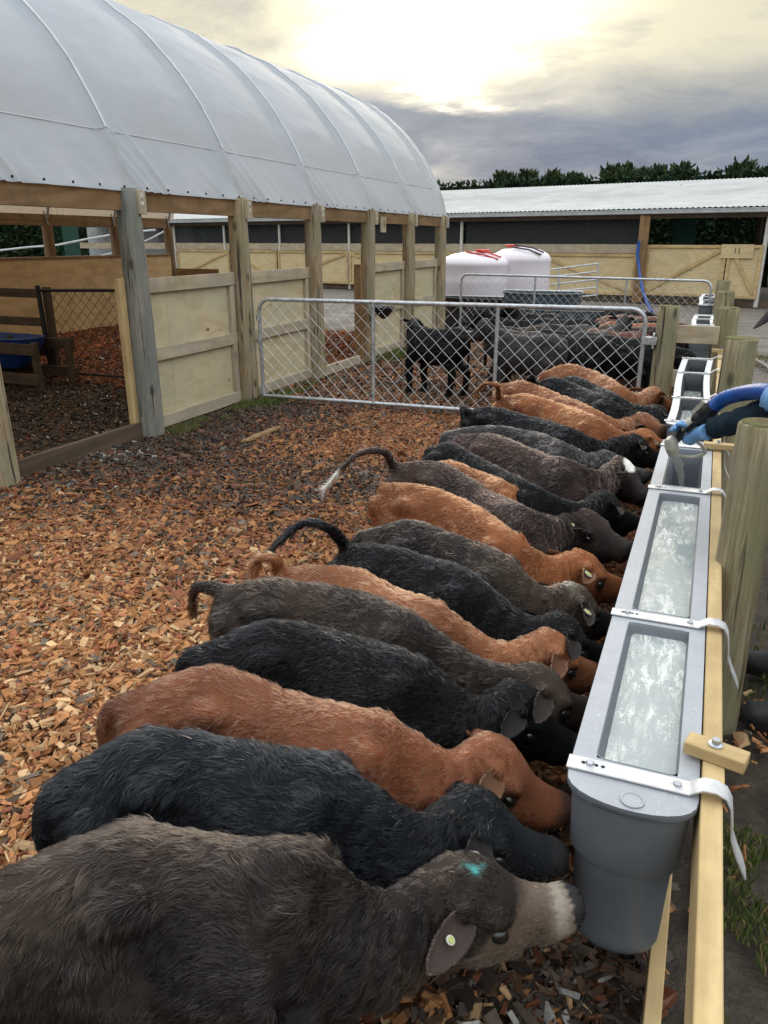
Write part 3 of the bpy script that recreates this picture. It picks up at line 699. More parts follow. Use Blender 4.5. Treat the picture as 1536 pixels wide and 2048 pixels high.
# white pipe rails beyond the barn
pr=thing('pipe_rail',(-16,18,0),'thin white pipes sagging beyond the barn','pipe')
def path_px(pts,Y): return [at_Y(x,y,Y) for x,y in pts]
MB().tube(path_px([(-40,505),(60,494),(115,490),(180,477),(250,465),(310,460)],18),.03,6).tube(path_px([(200,512),(250,500),(300,478),(330,462)],18),.025,6).build('pipe','pipe_white',pr)
# ------------------------------------------------------------------ water tanks, tubs
def tank(c,r,h,label,fl):
    g=thing('water_tank',(c[0],c[1],0),label,'water tank','white water tanks')
    pr_=[(r*.98,0),(r,.05),(r,h*.55),(r*1.012,h*.58),(r,h*.61),(r,h*.80),(r*1.015,h*.82),(r*.99,h*.86),(r*.9,h*.91),(r*.62,h*.97),(r*.34,h*.995),(r*.3,h),(.001,h)]
    MB().lathe(pr_,(c[0],c[1],0),48,True).build('shell','tank_white',g,ang=50)
    MB().lathe([(r*.2,h),(r*.2,h+.04),(r*.17,h+.055),(.001,h+.055)],(c[0]+fl*.2,c[1]-.1,0),24).build('lid','red_plastic',g)
    MB().tube([(c[0]+r*.15*fl,c[1]-.25,h+.05),(c[0]+r*.5,c[1]-.3,h*.99),(c[0]+r*.85,c[1]-.3,h*.93)],.018,8).tube([(c[0]-.1,c[1]-.4,h*.99+.02),(c[0]+r*.4,c[1]-.5,h*.97),(c[0]+r*.8,c[1]-.4,h*.9)],.02,6).build('strap','red_plastic' if fl>0 else 'black_plastic',g)
pT=at_Y(948,520,17.6); tank((pT[0]+.02,17.6),.80,1.50,'white domed water tank with red lid, partly behind barn post',1)
pT=at_Y(1043,520,18.2); tank((pT[0]-.02,18.2),.68,1.60,'white domed water tank with red lid, right of pair',-1)
def tub(c,r,h,label,sx=1.,m='navy_tub'):
    g=thing('stock_tub',(c[0],c[1],0),label,'tub')
    n=40; pr_=[(r*.9,0),(r,h*.95),(r*1.05,h*.97),(r*1.05,h),(r*.97,h),(r*.95,h*.93),(r*.88,.08),(.001,.08)]
    MB().rings([[(c[0]+sx*q*math.cos(2*math.pi*k/n),c[1]+q*math.sin(2*math.pi*k/n),z) for k in range(n)] for q,z in pr_],False).build('shell',m,g,ang=50)
    MB().tube([(c[0]-r*sx,c[1]-.05,h+.02),(c[0],c[1]-r*.3,h+.03),(c[0]+r*sx,c[1]+.05,h+.02)],.02,6).build('pipe','galv',g)
    return g
pT=at_Y(1085,590,15.8); tub((pT[0],15.8),.62,.78,'round dark blue stock tub in front of right water tank',1.25)
pT=at_Y(975,600,16.); tub((pT[0],16.1),.5,.62,'low dark oval tub below the left water tank',2.2,'black_plastic')
pT=at_Y(1120,620,14.6); tub((pT[0],14.9),.55,.55,'dark tub just beyond second mesh gate',1.8)
# galvanised yard gate leaning by the shed
yg=thing('yard_gate',tuple(at_z(1140,600,0.)),'galvanised bar gate standing before the shed gates','gate')
P_=[at_Y(x,y,19.5) for x,y in ((1092,540),(1196,527),(1194,590),(1094,600))]
m_=MB(); 
for t in np.linspace(0,1,5):
    m_.tube([P_[0]*(1-t)+P_[3]*t,P_[1]*(1-t)+P_[2]*t],.02,6)
for t in (0,.25,1): m_.tube([P_[0]*(1-t)+P_[1]*t,P_[3]*(1-t)+P_[2]*t],.022,6)
m_.build('bars','galv',yg)
# blue lay-flat hose hanging at the shed post and hose on ground
bh=MB(); bh.tube([at_Y(x,y,Y) for x,y,Y in ((1278,482,24.5),(1275,510,24.5),(1279,545,24.4),(1285,580,24.),(1292,600,22.),(1300,618,20.),(1304,624,19.4))],[.045,.045,.04,.045,.04,.035,.035],8)
tag(bh.build('hanging_hose','hose_blue'),'blue hose hanging from brown shed post to ground','hose')
ws=MB(); ws.lathe([(.02,.0),(.09,.015),(.10,.10),(.20,.20),(.205,.215),(.19,.215),(.02,.09)],(XB+.32,9.95,.80),20,False)
# bowl hung on the barn post
bw=thing('drinking_bowl',(XB+.3,10.75,.7),'black drinking bowl fixed to a barn post behind the gate','bowl')
MB().lathe([(.001,-.14),(.03,-.13),(.09,-.08),(.15,0),(.165,.03),(.155,.035),(.14,.0),(.05,-.06),(.001,-.07)],(XB+.34,10.6,.80),24,False).build('bowl','black_plastic',bw)
MB().box((XB+.12,10.56,.78),(XB+.3,10.64,.86)).lathe([(.001,.0),(.06,0),(.07,.05),(.05,.09),(.001,.1)],(XB+.24,10.6,.84),16,False).build('valve','galv',bw)
# bits on the ground
gs=MB().tube([(.62,13.6,.02),(.72,13.0,.03),(.83,12.5,.03),(.9,12.1,.02)],[.03,.028,.03,.025],8)
tag(gs.build('ground_hose','hose_grey'),'pale hose lying on the mud beyond the rail posts','hose')
bk=MB(); b0=at_z(515,872,.03); 
rs=[]
for i,t in enumerate(np.linspace(0,1,9)):
    c=at_z(488+70*t,883-30*t,.04); w=.055*math.sin(math.pi*(.12+.8*t))**.6*(1+.2*math.sin(i*2.1)); 
    rs.append([(c[0]+w*q[0]*.7,c[1]+w*q[0]*.9,c[2]+w*q[1]*.3) for q in ((-1,-.6),(0,-1),(1,-.7),(.8,.7),(0,1.1),(-.9,.6))])
tag(bk.rings(rs).build('bark_strip','pine_brown_x',smooth=False),'long loose strip of bark lying on the wood chips','bark')
# ------------------------------------------------------------------ ground, chips, grass
def sheet(name,x0,x1,y0,y1,nx,ny,m,hf,kind):
    xs=np.linspace(x0,x1,nx); ys_=np.linspace(y0,y1,ny); X,Y=np.meshgrid(xs,ys_,indexing='ij'); Z=hf(X,Y)
    V=np.stack([X,Y,Z],-1).reshape(-1,3); a=(np.arange(nx-1)[:,None]*ny+np.arange(ny-1)[None,:]).ravel()
    return tag(raw_mesh(name,V,np.stack([a,a+ny,a+ny+1,a+1],1),m,smooth=True),kind=kind)
def hg(X,Y):
    P=np.stack([X.ravel(),Y.ravel(),0*X.ravel()],1); n=(vnoise(P,.8,1,4)-.5).reshape(X.shape)
    near=np.exp(-((np.maximum(0,Y-8)/18)**2)); return n*.05*near-.03
gx_=np.unique(np.concatenate([-np.geomspace(12,600,14)[::-1],np.linspace(-12,6,150),np.geomspace(6.1,600,14)]))
gy_=np.unique(np.concatenate([np.linspace(-3,28,200),np.geomspace(28.5,900,16),[-40.]]))
Xg,Yg=np.meshgrid(gx_,gy_,indexing='ij'); Zg=hg(Xg,Yg); V=np.stack([Xg,Yg,Zg],-1).reshape(-1,3); ny=len(gy_)
a=(np.arange(len(gx_)-1)[:,None]*ny+np.arange(ny-1)[None,:]).ravel()
tag(raw_mesh('ground',V,np.stack([a,a+ny,a+ny+1,a+1],1),'ground',smooth=True),kind='structure')
def mound(x,y): return .17*np.clip((-x-7.6)/3,0,1)**1.2*np.clip((y-7.5)/2,0,1)
def chips(n,x0,x1,y0,y1,smin,smax,seed,keep=None,lay=.03):
    r=np.random.default_rng(seed); x=r.uniform(x0,x1,n); y=r.uniform(y0,y1,n)
    if keep is not None: k=keep(x,y); x=x[k]; y=y[k]; n=len(x)
    L=r.uniform(smin,smax,n)*(1+.8*(r.random(n)>.93)); W=L*np.clip(r.beta(1.6,3,n),.10,.62); T=r.uniform(.003,.010,n)*np.clip(L/.04,.7,1.7)
    yaw=r.uniform(0,2*np.pi,n); til=r.normal(0,.36,n); rol=r.normal(0,.55,n)
    z=r.uniform(0,lay,n)+mound(x,y)-.008
    # local box with jittered corners
    base=np.array([(-1,-1,-1),(1,-1,-1),(1,1,-1),(-1,1,-1),(-1,-1,1),(1,-1,1),(1,1,1),(-1,1,1)],float)
    Vv=base[None]*np.stack([L/2,W/2,T/2],1)[:,None,:]
    Vv[:,:,0]*=1+r.uniform(-.45,.15,(n,8)); Vv[:,:,1]*=1+r.uniform(-.5,.2,(n,8)); Vv[:,:,2]*=1+r.uniform(-.5,.6,(n,8))
    cy,sy=np.cos(yaw),np.sin(yaw); ct,st=np.cos(til),np.sin(til); cr,sr=np.cos(rol),np.sin(rol)
    X,Y,Z=Vv[...,0],Vv[...,1],Vv[...,2]
    Y,Z=Y*cr[:,None]-Z*sr[:,None],Y*sr[:,None]+Z*cr[:,None]
    X,Z=X*ct[:,None]-Z*st[:,None],X*st[:,None]+Z*ct[:,None]
    X,Y=X*cy[:,None]-Y*sy[:,None],X*sy[:,None]+Y*cy[:,None]
    V=np.stack([X+x[:,None],Y+y[:,None],Z+z[:,None]],-1)
    # colour per chip
    P=np.stack([x,y,0*x],1); q=r.random((n,1)); m1=vnoise(P,.9,3,3)[:,None]; m2=vnoise(P,2.5,9,3)[:,None]
    tan=np.array([.40,.19,.078]); pale=np.array([.55,.36,.19]); red=np.array([.25,.092,.045]); brn=np.array([.13,.075,.045]); drk=np.array([.045,.034,.028]); gry=np.array([.17,.135,.10])
    # dampness map: the trodden strip by the barn wall and around the gate is dark and wet
    wet=np.clip((-x-2.9)/1.2,0,1)*np.clip((y-3.4)/1.2,0,1)*np.clip((8.6-y)/1.2,.15,1)
    band=np.exp(-((y-(4.3+.25*x+1.2))/.75)**2)*.6*np.clip((-x-.8)/1,0,1)
    wet=np.maximum(wet*.95,band); wet=np.where((x<-4.8)&(y<7.6),.98,wet); wet=np.where(x<-4.8,np.where(y>7.7,.15,wet),wet)
    wet=np.where((y>7.6)&(x>-4.7),.55,wet); wet=np.where((x>-.6)&(y<2.2),.78,wet)
    wet=np.clip(wet+(m2[:,0]-.5)*.6,0,1)[:,None]
    dryn=np.clip((3.2-y)/2+.45,0,1)[:,None]
    col=np.where(q<.52,tan,np.where(q<.52+.24*dryn,pale,np.where(q<.88,red*1.15,np.where(q<.93,brn,gry))))
    wc=np.where(q<.45,drk*1.1,np.where(q<.7,brn*.8,np.where(q<.87,gry*.6,red*.6)))
    pw=(r.random((n,1))<wet)
    col=np.where(pw,wc,col*(1-.25*wet))
    ins=((x<-4.8)&(y>7.6))[:,None]; col=np.where(ins,col*np.array([1.2,1.02,1.0]),col)  # chips inside raised in colour to make up for weak barn light
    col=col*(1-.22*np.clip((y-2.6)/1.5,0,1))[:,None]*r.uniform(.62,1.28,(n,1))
    for (sx,sy,sr,pr) in ((-.10,1.22,.20,.22),(-4.55,5.0,.22,.35),(-4.3,4.0,.3,.1)):
        k_=((r.random(n)<pr*np.exp(-((x-sx)**2+(y-sy)**2)/sr**2)))[:,None]; col=np.where(k_,np.array([.36,.355,.33])*r.uniform(.4,1.2,(n,1)),col)
    Cc=np.repeat(col[:,None,:],8,1)*r.uniform(.85,1.15,(n,8,1))
    f=np.array([(0,3,2,1),(4,5,6,7),(0,1,5,4),(1,2,6,5),(2,3,7,6),(3,0,4,7)]); Fq=(f[None]+8*np.arange(n)[:,None,None]).reshape(-1,4)
    return V.reshape(-1,3),Fq,Cc.reshape(-1,3)
def pack(sets):
    o=0;Vs=[];Fs=[];Cs=[]
    for V,Fq,Cc in sets: Vs.append(V);Fs.append(Fq+o);Cs.append(Cc);o+=len(V)
    return np.concatenate(Vs),np.concatenate(Fs),np.clip(np.concatenate(Cs),0,1)
def infr(x,y):
    f=-x*math.sin(YAW)+y*math.cos(YAW); s=x*math.cos(YAW)+y*math.sin(YAW); d=f*math.cos(PIT)+H*math.sin(PIT); up=f*math.sin(PIT)-H*math.cos(PIT)
    u=CX+F*s/d; v=CY-F*up/d; return (d>.1)&(u>-260)&(u<1800)&(v<2250)
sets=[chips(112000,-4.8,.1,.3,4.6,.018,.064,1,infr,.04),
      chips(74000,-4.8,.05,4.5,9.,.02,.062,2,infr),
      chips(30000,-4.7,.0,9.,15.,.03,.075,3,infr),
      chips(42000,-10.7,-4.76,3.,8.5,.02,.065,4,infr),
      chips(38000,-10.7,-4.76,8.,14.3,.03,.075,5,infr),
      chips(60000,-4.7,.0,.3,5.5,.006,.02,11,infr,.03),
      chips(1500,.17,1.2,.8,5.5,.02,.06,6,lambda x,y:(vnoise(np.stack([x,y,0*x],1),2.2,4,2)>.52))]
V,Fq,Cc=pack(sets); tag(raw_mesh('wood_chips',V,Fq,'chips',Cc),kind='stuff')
Vm=[]; 
Xm,Ym=np.meshgrid(np.linspace(-10.75,.08,90),np.linspace(.2,14.5,120),indexing='ij'); Pm=np.stack([Xm.ravel(),Ym.ravel(),0*Xm.ravel()],1)
Zm=mound(Xm,Ym)-.006+.02*(vnoise(Pm,1.5,3,3).reshape(Xm.shape)-.5)-.004
a=(np.arange(89)[:,None]*120+np.arange(119)[None,:]).ravel(); V=np.stack([Xm,Ym,Zm],-1).reshape(-1,3)
cm=np.array([.06,.042,.03])[None]*(.6+.8*vnoise(Pm,6,8,3))[:,None]
tag(raw_mesh('chip_bed',V,np.stack([a,a+120,a+121,a+1],1),'chips',cm,True),kind='structure')
def blades(n,x,y,hh,seed,w=.004,lean=.6,col=((.05,.09,.02),(.16,.2,.06)),dry=.15):
    r=np.random.default_rng(seed); a=r.uniform(0,2*np.pi,n); h=hh*r.uniform(.4,1.2,n); lx=np.cos(a)*h*lean*r.random(n); ly=np.sin(a)*h*lean*r.random(n)
    b=r.uniform(0,np.pi,n); wx=np.cos(b)*w*r.uniform(.6,1.4,n); wy=np.sin(b)*w
    V=np.stack([np.stack([x-wx,y-wy,0*x-.01],1),np.stack([x+wx,y+wy,0*x-.01],1),np.stack([x+lx*.4+wx*.7,y+ly*.4+wy*.7,h*.6],1),np.stack([x+lx,y+ly,h],1)],1)
    c=np.array(col[0])+(np.array(col[1])-np.array(col[0]))*r.random((n,1)); c=np.where(r.random((n,1))<dry,np.array([.3,.24,.12]),c)
    return V.reshape(-1,3),(np.array([[0,1,2,3]])+4*np.arange(n)[:,None]),np.repeat(c,4,0)
r=np.random.default_rng(5)
def patch(n,x0,x1,y0,y1,th,seed):
    x=r.uniform(x0,x1,n);y=r.uniform(y0,y1,n);k=vnoise(np.stack([x,y,0*x],1),3.,seed,3)>th; return x[k],y[k]
sets=[]
x,y=patch(9000,-4.72,-4.45,5.75,9.1,.53,1); sets.append(blades(len(x),x,y,.055,1,dry=.25))
k=r.normal(0,1,(1500,2)); sets.append(blades(1500,-4.5+.09*k[:,0],7.42+.12*k[:,1],.09,2))
k=r.normal(0,1,(900,2)); sets.append(blades(900,-4.45+.08*k[:,0],11.4+.3*k[:,1],.13,3))
x,y=patch(24000,.17,1.1,1.0,3.0,.55,4); sets.append(blades(len(x),x,y,.035,4,.0022,.9,dry=.25))
x,y=patch(12000,.3,2.5,3.,9,.5,5); sets.append(blades(len(x),x,y,.04,5,.005,.9,dry=.3))
x,y=patch(9000,.5,3.5,9,14,.5,6); sets.append(blades(len(x),x,y,.05,6,.008,.8,((.09,.1,.05),(.2,.19,.11)),dry=.5))
V,Fq,Cc=pack(sets); tag(raw_mesh('grass',V,Fq,'grass',Cc),kind='stuff')
# ------------------------------------------------------------------ conifers and clipped hedge
def sprays(n,fn,size,seed,up=.7,ca=(.02,.035,.016),cb=(.10,.13,.06)):
    r=np.random.default_rng(seed); P,D=fn(r,n); n=len(P)
    D=D/np.linalg.norm(D,axis=1,keepdims=True); q=r.normal(0,1,(n,3)); S_=np.cross(D,q); S_/=np.linalg.norm(S_,axis=1,keepdims=True)
    L=size*r.uniform(.5,1.4,(n,1)); W=L*.2
    V=np.stack([P-S_*W*.4,P+S_*W*.4,P+D*L*.55+S_*W,P+D*L,P+D*L*.55-S_*W],1)
    f=np.array([[0,1,2],[0,2,4],[4,2,3]]); Fq=(f[None]+5*np.arange(n)[:,None,None]).reshape(-1,3)
    c=np.array(ca)+(np.array(cb)-np.array(ca))*r.random((n,1))**1.6
    return V.reshape(-1,3),Fq,np.repeat(c,5,0)
rt=np.random.default_rng(77)
nT=17; hs=[]
for i in range(nT):
    s=LS*.36+(LS*.64+3)*i/(nT-1)+rt.uniform(-.5,.5); h=5.3+rt.uniform(-.35,.5)
    base=S(s,13.2+rt.uniform(-.6,.6),0)
    top_px=prj(base+np.array([0,0,h]))
    want=np.interp(top_px[0],[870,1000,1150,1270,1310,1400,1540,1600],[352,346,342,330,335,330,322,318])+rt.uniform(-6,8)
    d0=prj(base+np.array([0,0,4.]))[1]; d1=prj(base+np.array([0,0,6.]))[1]; h=4+2*(want-d0)/(d1-d0)
    place=['at the left end of shelterbelt by barn roof','second from barn roof in the shelterbelt']+['']*20
    g=thing('conifer_tree',tuple(base),'feathery dark conifer top behind the shed roof, number one','tree','conifers of the shelterbelt behind the shed')
    g['_rank']=top_px[0]; hs.append(g)
    MB().tube([base-np.array([0,0,.2]),base+np.array([.03,0,h*.5]),base+np.array([0,0,h*.93])],[.13,.09,.02],8).build('trunk','pine_dark_z',g)
    def fn(r,n,h=h):
        nb=95; z=np.sort(r.uniform(.2,1,nb))*h; az=r.uniform(0,2*np.pi,nb); ln=(1.25*(1-(z/h)**3)+.25)*r.uniform(.55,1.15,nb)
        k=r.integers(0,nb,n); t=r.random(n)**.8
        rise=.35+.9*(z[k]/h)
        x=np.cos(az[k])*ln[k]*t; y=np.sin(az[k])*ln[k]*t; zz=z[k]*.93+ln[k]*t*rise*.55
        P=np.stack([x,y,zz],1)+r.normal(0,.07,(n,3))
        D=np.stack([np.cos(az[k])*.6,np.sin(az[k])*.6,.5+rise*.6],1)+r.normal(0,.5,(n,3)); return P,D
    V,Fq,Cc=sprays(5200,fn,.26,100+i)
    raw_mesh('crown',V,Fq,'foliage',Cc,parent=g)
order=sorted(hs,key=lambda o:o['_rank'])
vis=[o for o in order if 860<o['_rank']<1620]
nth=['first','second','third','fourth','fifth','sixth','seventh','eighth','ninth','tenth','eleventh','twelfth','thirteenth','fourteenth','fifteenth','sixteenth','seventeenth','eighteenth']
for i,o in enumerate(order): o['label']='feathery conifer, %s along from left, rising behind the shed roof'%nth[i]; del o['_rank']
# clipped hedge filling the space behind the shed
hd=thing('clipped_hedge',tuple(S(LS/2,11,0)),'tall dark green clipped hedge seen through and behind shed','hedge')
def fn(r,n):
    s=r.uniform(-30,LS+4,n); z=r.uniform(.1,4.35,n); P=B[None]*np.array([1,1,0])+s[:,None]*ex+(10.9+r.normal(0,.12,n)+.25*vnoise(np.stack([s,z,0*s],1),1.1,4,3))[:,None]*en+z[:,None]*np.array([0,0,1])
    D=-en[None]*.8+r.normal(0,.5,(n,3))+np.array([0,0,.35]); return P-np.array(hd['_o']),D
V,Fq,Cc=sprays(60000,fn,.26,9,cb=(.04,.08,.03)); raw_mesh('foliage',V,Fq,'foliage',Cc,parent=hd)
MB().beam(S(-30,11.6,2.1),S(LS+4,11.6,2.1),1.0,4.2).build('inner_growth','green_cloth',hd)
# hedge at the far left beyond the barn
h2=thing('clipped_hedge',(-24,20,0),'dark green hedge beyond the barn at far left','hedge')
a0=at_Y(-60,500,22.)[0]; a1=at_Y(112,500,22.)[0]
def fn(r,n):
    s=r.uniform(a0-3,a1,n); z=r.uniform(.1,3.3,n); P=np.stack([s,22+r.normal(0,.12,n)+.3*vnoise(np.stack([s,z,0*s],1),1.1,4,3),z],1)
    return P-np.array(h2['_o']),np.array([.2,-.8,.3])+r.normal(0,.5,(n,3))
V,Fq,Cc=sprays(12000,fn,.2,19,cb=(.04,.08,.03)); raw_mesh('foliage',V,Fq,'foliage',Cc,parent=h2)
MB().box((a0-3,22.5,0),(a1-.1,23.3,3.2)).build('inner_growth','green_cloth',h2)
# ------------------------------------------------------------------ calves
def crom(P,t):
    P=np.asarray(P,float); n=len(P); t=np.atleast_1d(t).astype(float)
    Q=np.concatenate([[2*P[0]-P[1]],P,[2*P[-1]-P[-2]]]); i=np.clip(np.floor(t).astype(int),0,n-2); f=(t-i)[:,None]
    a,b,c,d=Q[i],Q[i+1],Q[i+2],Q[i+3]
    return .5*((2*b)+(-a+c)*f+(2*a-5*b+4*c-d)*f*f+(-a+3*b-3*c+d)*f**3)
ST=np.array([ # t, depth, half width, ridge
 (-.42,.16,.045,.2),(-.25,.25,.085,.25),(0,.34,.112,.4),(.5,.40,.138,.48),(1,.415,.146,.50),(1.5,.40,.140,.52),(2,.41,.150,.45),(2.5,.415,.146,.45),
 (3,.39,.118,.52),(3.4,.32,.088,.45),(3.8,.235,.064,.3),(4.2,.190,.054,.2),(4.7,.180,.053,.1),(5,.190,.066,.05),(5.22,.205,.080,.0),(5.42,.200,.080,.05),
 (5.56,.182,.064,.12),(5.7,.146,.049,.12),(5.82,.118,.043,.05),(5.94,.106,.047,0),(6.02,.092,.043,0),(6.08,.070,.036,0)])
def stv(t,k): return np.interp(t,ST[:,0],ST[:,k])
def remesh(verts,faces,voxel,it=6,fac=.5):
    me=bpy.data.meshes.new('tmp'); me.from_pydata([tuple(v) for v in verts],[],faces); me.update()
    o=bpy.data.objects.new('tmp',me); C.objects.link(o)
    m=o.modifiers.new('r','REMESH'); m.mode='VOXEL'; m.voxel_size=voxel; m.adaptivity=0
    s=o.modifiers.new('s','SMOOTH'); s.factor=fac; s.iterations=it
    dg=bpy.context.evaluated_depsgraph_get(); dg.update()
    e=o.evaluated_get(dg); out=bpy.data.meshes.new_from_object(e); bpy.data.objects.remove(o); bpy.data.meshes.remove(me)
    return out
def getarr(me):
    V=np.empty(len(me.vertices)*3,np.float32); me.vertices.foreach_get('co',V); V=V.reshape(-1,3)
    N=np.empty(len(me.vertices)*3,np.float32); me.vertices.foreach_get('normal',N); N=N.reshape(-1,3)
    tri=len(me.loop_triangles) or (me.calc_loop_triangles(),len(me.loop_triangles))[1]
    T=np.empty(tri*3,np.int32); me.loop_triangles.foreach_get('vertices',T); return V.astype(float),N.astype(float),T.reshape(-1,3)
def nrm(a): return a/(np.linalg.norm(a,axis=-1,keepdims=True)+1e-9)
def make_curves(name,P,rad,col,parent):
    n=len(P); hc=bpy.data.hair_curves.new(name); hc.add_curves([4]*n)
    hc.attributes['position'].data.foreach_set('vector',P.astype(np.float32).ravel())
    ra=hc.attributes.get('radius') or hc.attributes.new('radius','FLOAT','POINT'); ra.data.foreach_set('value',rad.astype(np.float32).ravel())
    ca=hc.attributes.new('Col','FLOAT_COLOR','CURVE'); c4=np.ones((n,4),np.float32); c4[:,:3]=col; ca.data.foreach_set('color',c4.ravel())
    hc.materials.append(MATS['fur']); o=bpy.data.objects.new(name,hc); C.objects.link(o); o.parent=parent; return o
def calf(label,W,c1,c2,opt,seed,group):
    """W: seven world points along the top line: tailhead, hip, mid back, withers, neck, poll, muzzle"""
    W=np.asarray(W,float); sc=opt.get('s',1.); rg=np.random.default_rng(seed)
    root=np.array([W[2][0],W[2][1],0.]); g=thing('calf',tuple(root),label,'calf',group)
    L=W-root
    def n_dish(t,T):
        k=np.interp(t,[4.8,5,5.2,5.38,5.62,5.82,6],[0,-.004,-.013,-.006,.014,.008,0.])[:,None]; up=np.array([0,0,1.]); return -nrm(up-T*(T@up)[:,None])*k
    def frame(t):
        t=np.atleast_1d(t); p=crom(L,np.clip(t,0,6)); T=nrm(crom(L,np.clip(t,0,5.999)+.02)-crom(L,np.clip(t,0,6)-.02))
        ex_=np.minimum(t,0)[:,None]; T0=nrm(L[1]-L[0]); T0h=nrm(np.array([T0[0],T0[1],.0]))
        p=p+ex_*T0h*.10*sc+np.where(ex_<0,np.array([0,0,-1.])*(ex_**2)*.75*sc,0)
        p=p+n_dish(t,T)*sc+np.maximum(t-6,0)[:,None]*T*.25*sc
        up=np.array([0,0,1.]); s=nrm(np.cross(T,up)); n=-nrm(up-T*(T@up)[:,None])
        return p,T,s,n
    ts=np.concatenate([np.linspace(-.42,0,4)[:-1],np.arange(0,5,.2),np.arange(5,6.08,.09),[6.08]])
    p,T,s,n=frame(ts); th=np.linspace(0,2*np.pi,26,endpoint=False)
    mb=MB(); rings=[]
    for i,t in enumerate(ts):
        d=stv(t,1)*sc; w=stv(t,2)*sc*opt.get('fat',1.); rd=stv(t,3); c=np.cos(th)
        lat=w*np.sign(np.sin(th))*np.abs(np.sin(th))**.85*(1-rd*np.maximum(0,c)**1.3)
        if t>5.15: lat=lat*(1-.25*np.maximum(0,-c)**1.5)
        rings.append(p[i]+s[i]*lat[:,None]+n[i]*(d*(1-c)/2)[:,None])
    mb.rings(rings)
    def F1(t,lat,dn,fw=0.):
        a,b,c_,d_=frame(t); return a[0]+c_[0]*lat*sc+d_[0]*dn*sc+b[0]*fw*sc
    def axes(t): a,b,c_,d_=frame(t); return np.array([c_[0],b[0],d_[0]])
    for sg in (-1,1):
        mb.ell(F1(.92,sg*.070,.082),(.040*sc,.07*sc,.045*sc),axes(1.))                     # hook bones
        mb.ell(F1(.05,sg*.07,.10),(.045*sc,.05*sc,.06*sc),axes(.1))                     # pin bones
        mb.ell(F1(2.95,sg*.050,.165),(.058*sc,.072*sc,.145*sc),axes(3.))                   # shoulder blades
        mb.ell(F1(.6,sg*.085,.26),(.07*sc,.11*sc,.17*sc),axes(.6))                       # thighs
        mb.ell(F1(5.38,sg*.060,.042),(.022*sc,.034*sc,.018*sc),axes(5.4))                # brow
        mb.ell(F1(5.22,sg*.036,.105),(.036*sc,.055*sc,.052*sc),axes(5.3))                # cheek
        mb.ell(F1(5.97,sg*.026,.022),(.017*sc,.02*sc,.018*sc),axes(5.9))                 # nostril pad
        mb.ell(F1(5.04,sg*.062,.035),(.018*sc,.020*sc,.018*sc),axes(5.))                 # ear root
    mb.ell(F1(5.06,0,.02),(.042*sc,.045*sc,.03*sc),axes(5.05))                           # poll crest
    mb.ell(F1(5.2,0,.045),(.058*sc,.06*sc,.05*sc),axes(5.2)); mb.ell(F1(5.5,0,.14),(.040*sc,.09*sc,.03*sc),axes(5.6)); mb.ell(F1(5.88,0,.098),(.028*sc,.036*sc,.018*sc),axes(5.9))                             # jaw
    # legs
    fwd=nrm(np.array([L[3][0]-L[1][0],L[3][1]-L[1][1],0.])); sd=np.cross(fwd,(0,0,1.))
    lp=opt.get('step',(0,0,0,0))
    hoofs=[]
    for k,sg in enumerate((-1,1)):
        a=F1(2.9,sg*.075,.22); gx0=F1(2.85,sg*.07,.3); gx0=gx0+fwd*(lp[k]+.01); gz=lambda q,z: np.array([q[0],q[1],z*sc])
        mb.tube([a,gz(gx0-fwd*.02*0,.40),gz(gx0+fwd*.012,.25),gz(gx0,.15),gz(gx0,.075),gz(gx0+fwd*.012,.035),gz(gx0+fwd*.03,.0)],[x*sc for x in (.074,.058,.046,.034,.035,.038,.042)],12)
        hoofs.append(gx0)
        a=F1(.55,sg*.085,.25); h0=F1(.12,sg*.085,.3)+fwd*lp[2+k]
        mb.tube([a,gz(F1(.55,sg*.09,.4),.42),gz(h0-fwd*.035,.27),gz(h0-fwd*.02,.15),gz(h0-fwd*.005,.075),gz(h0+fwd*.01,.035),gz(h0+fwd*.03,.0)],[x*sc for x in (.10,.074,.050,.036,.036,.038,.042)],12)
    # tail
    T0=frame(0.)[1][0]; bk=-nrm(np.array([T0[0],T0[1],0.])); th0=F1(0,0,.03)
    if 'tail' in opt: tl=[th0,th0+bk*.02+np.array([0,0,.02])]+[np.array(q)-root for q in opt['tail']]
    else: tl=[th0,th0+bk*.03,th0+bk*.055+np.array([0,0,-.05]),th0+bk*.055+np.array([0,0,-.16]),th0+bk*.05+np.array([0,0,-.30]),th0+bk*.045+np.array([0,0,-.40])]
    tl=np.array(tl); tls=crom(tl,np.linspace(0,len(tl)-1,16))
    mb.tube(tls,list(np.linspace(.027,.010,16)*sc),10)
    me=remesh(mb.v,mb.f,opt.get('vox',.011),opt.get('it',4)); me.name='body'
    V,N,TR=getarr(me)
    tc=np.linspace(-.42,6.08,160); pc,Tc,sc_,nc=frame(tc); dc=stv(tc,1)*sc; cen=pc+nc*(dc*.45)[:,None]
    D2=((V[:,None,:]-cen[None])**2).sum(-1); j=D2.argmin(1); dist=np.sqrt(D2[np.arange(len(V)),j]); tv=tc[j]
    dt=np.sqrt(((V[:,None,:]-tls[None])**2).sum(-1)); jt=dt.argmin(1); dt=dt[np.arange(len(V)),jt]
    istail=(dt<.05*sc)&(jt>2); isleg=(V[:,2]<.36*sc)&(dist>.17*sc)&~istail&(tv<4.5)
    lat=((V-pc[j])*sc_[j]).sum(1); dn=((V-pc[j])*nc[j]).sum(1)
    # hollows, hip points, folded neck skin and an uneven coat
    dsp=.014*(vnoise(V+root,8.,seed+1,3)-.5)*np.where(tv>4.9,.35,1.)
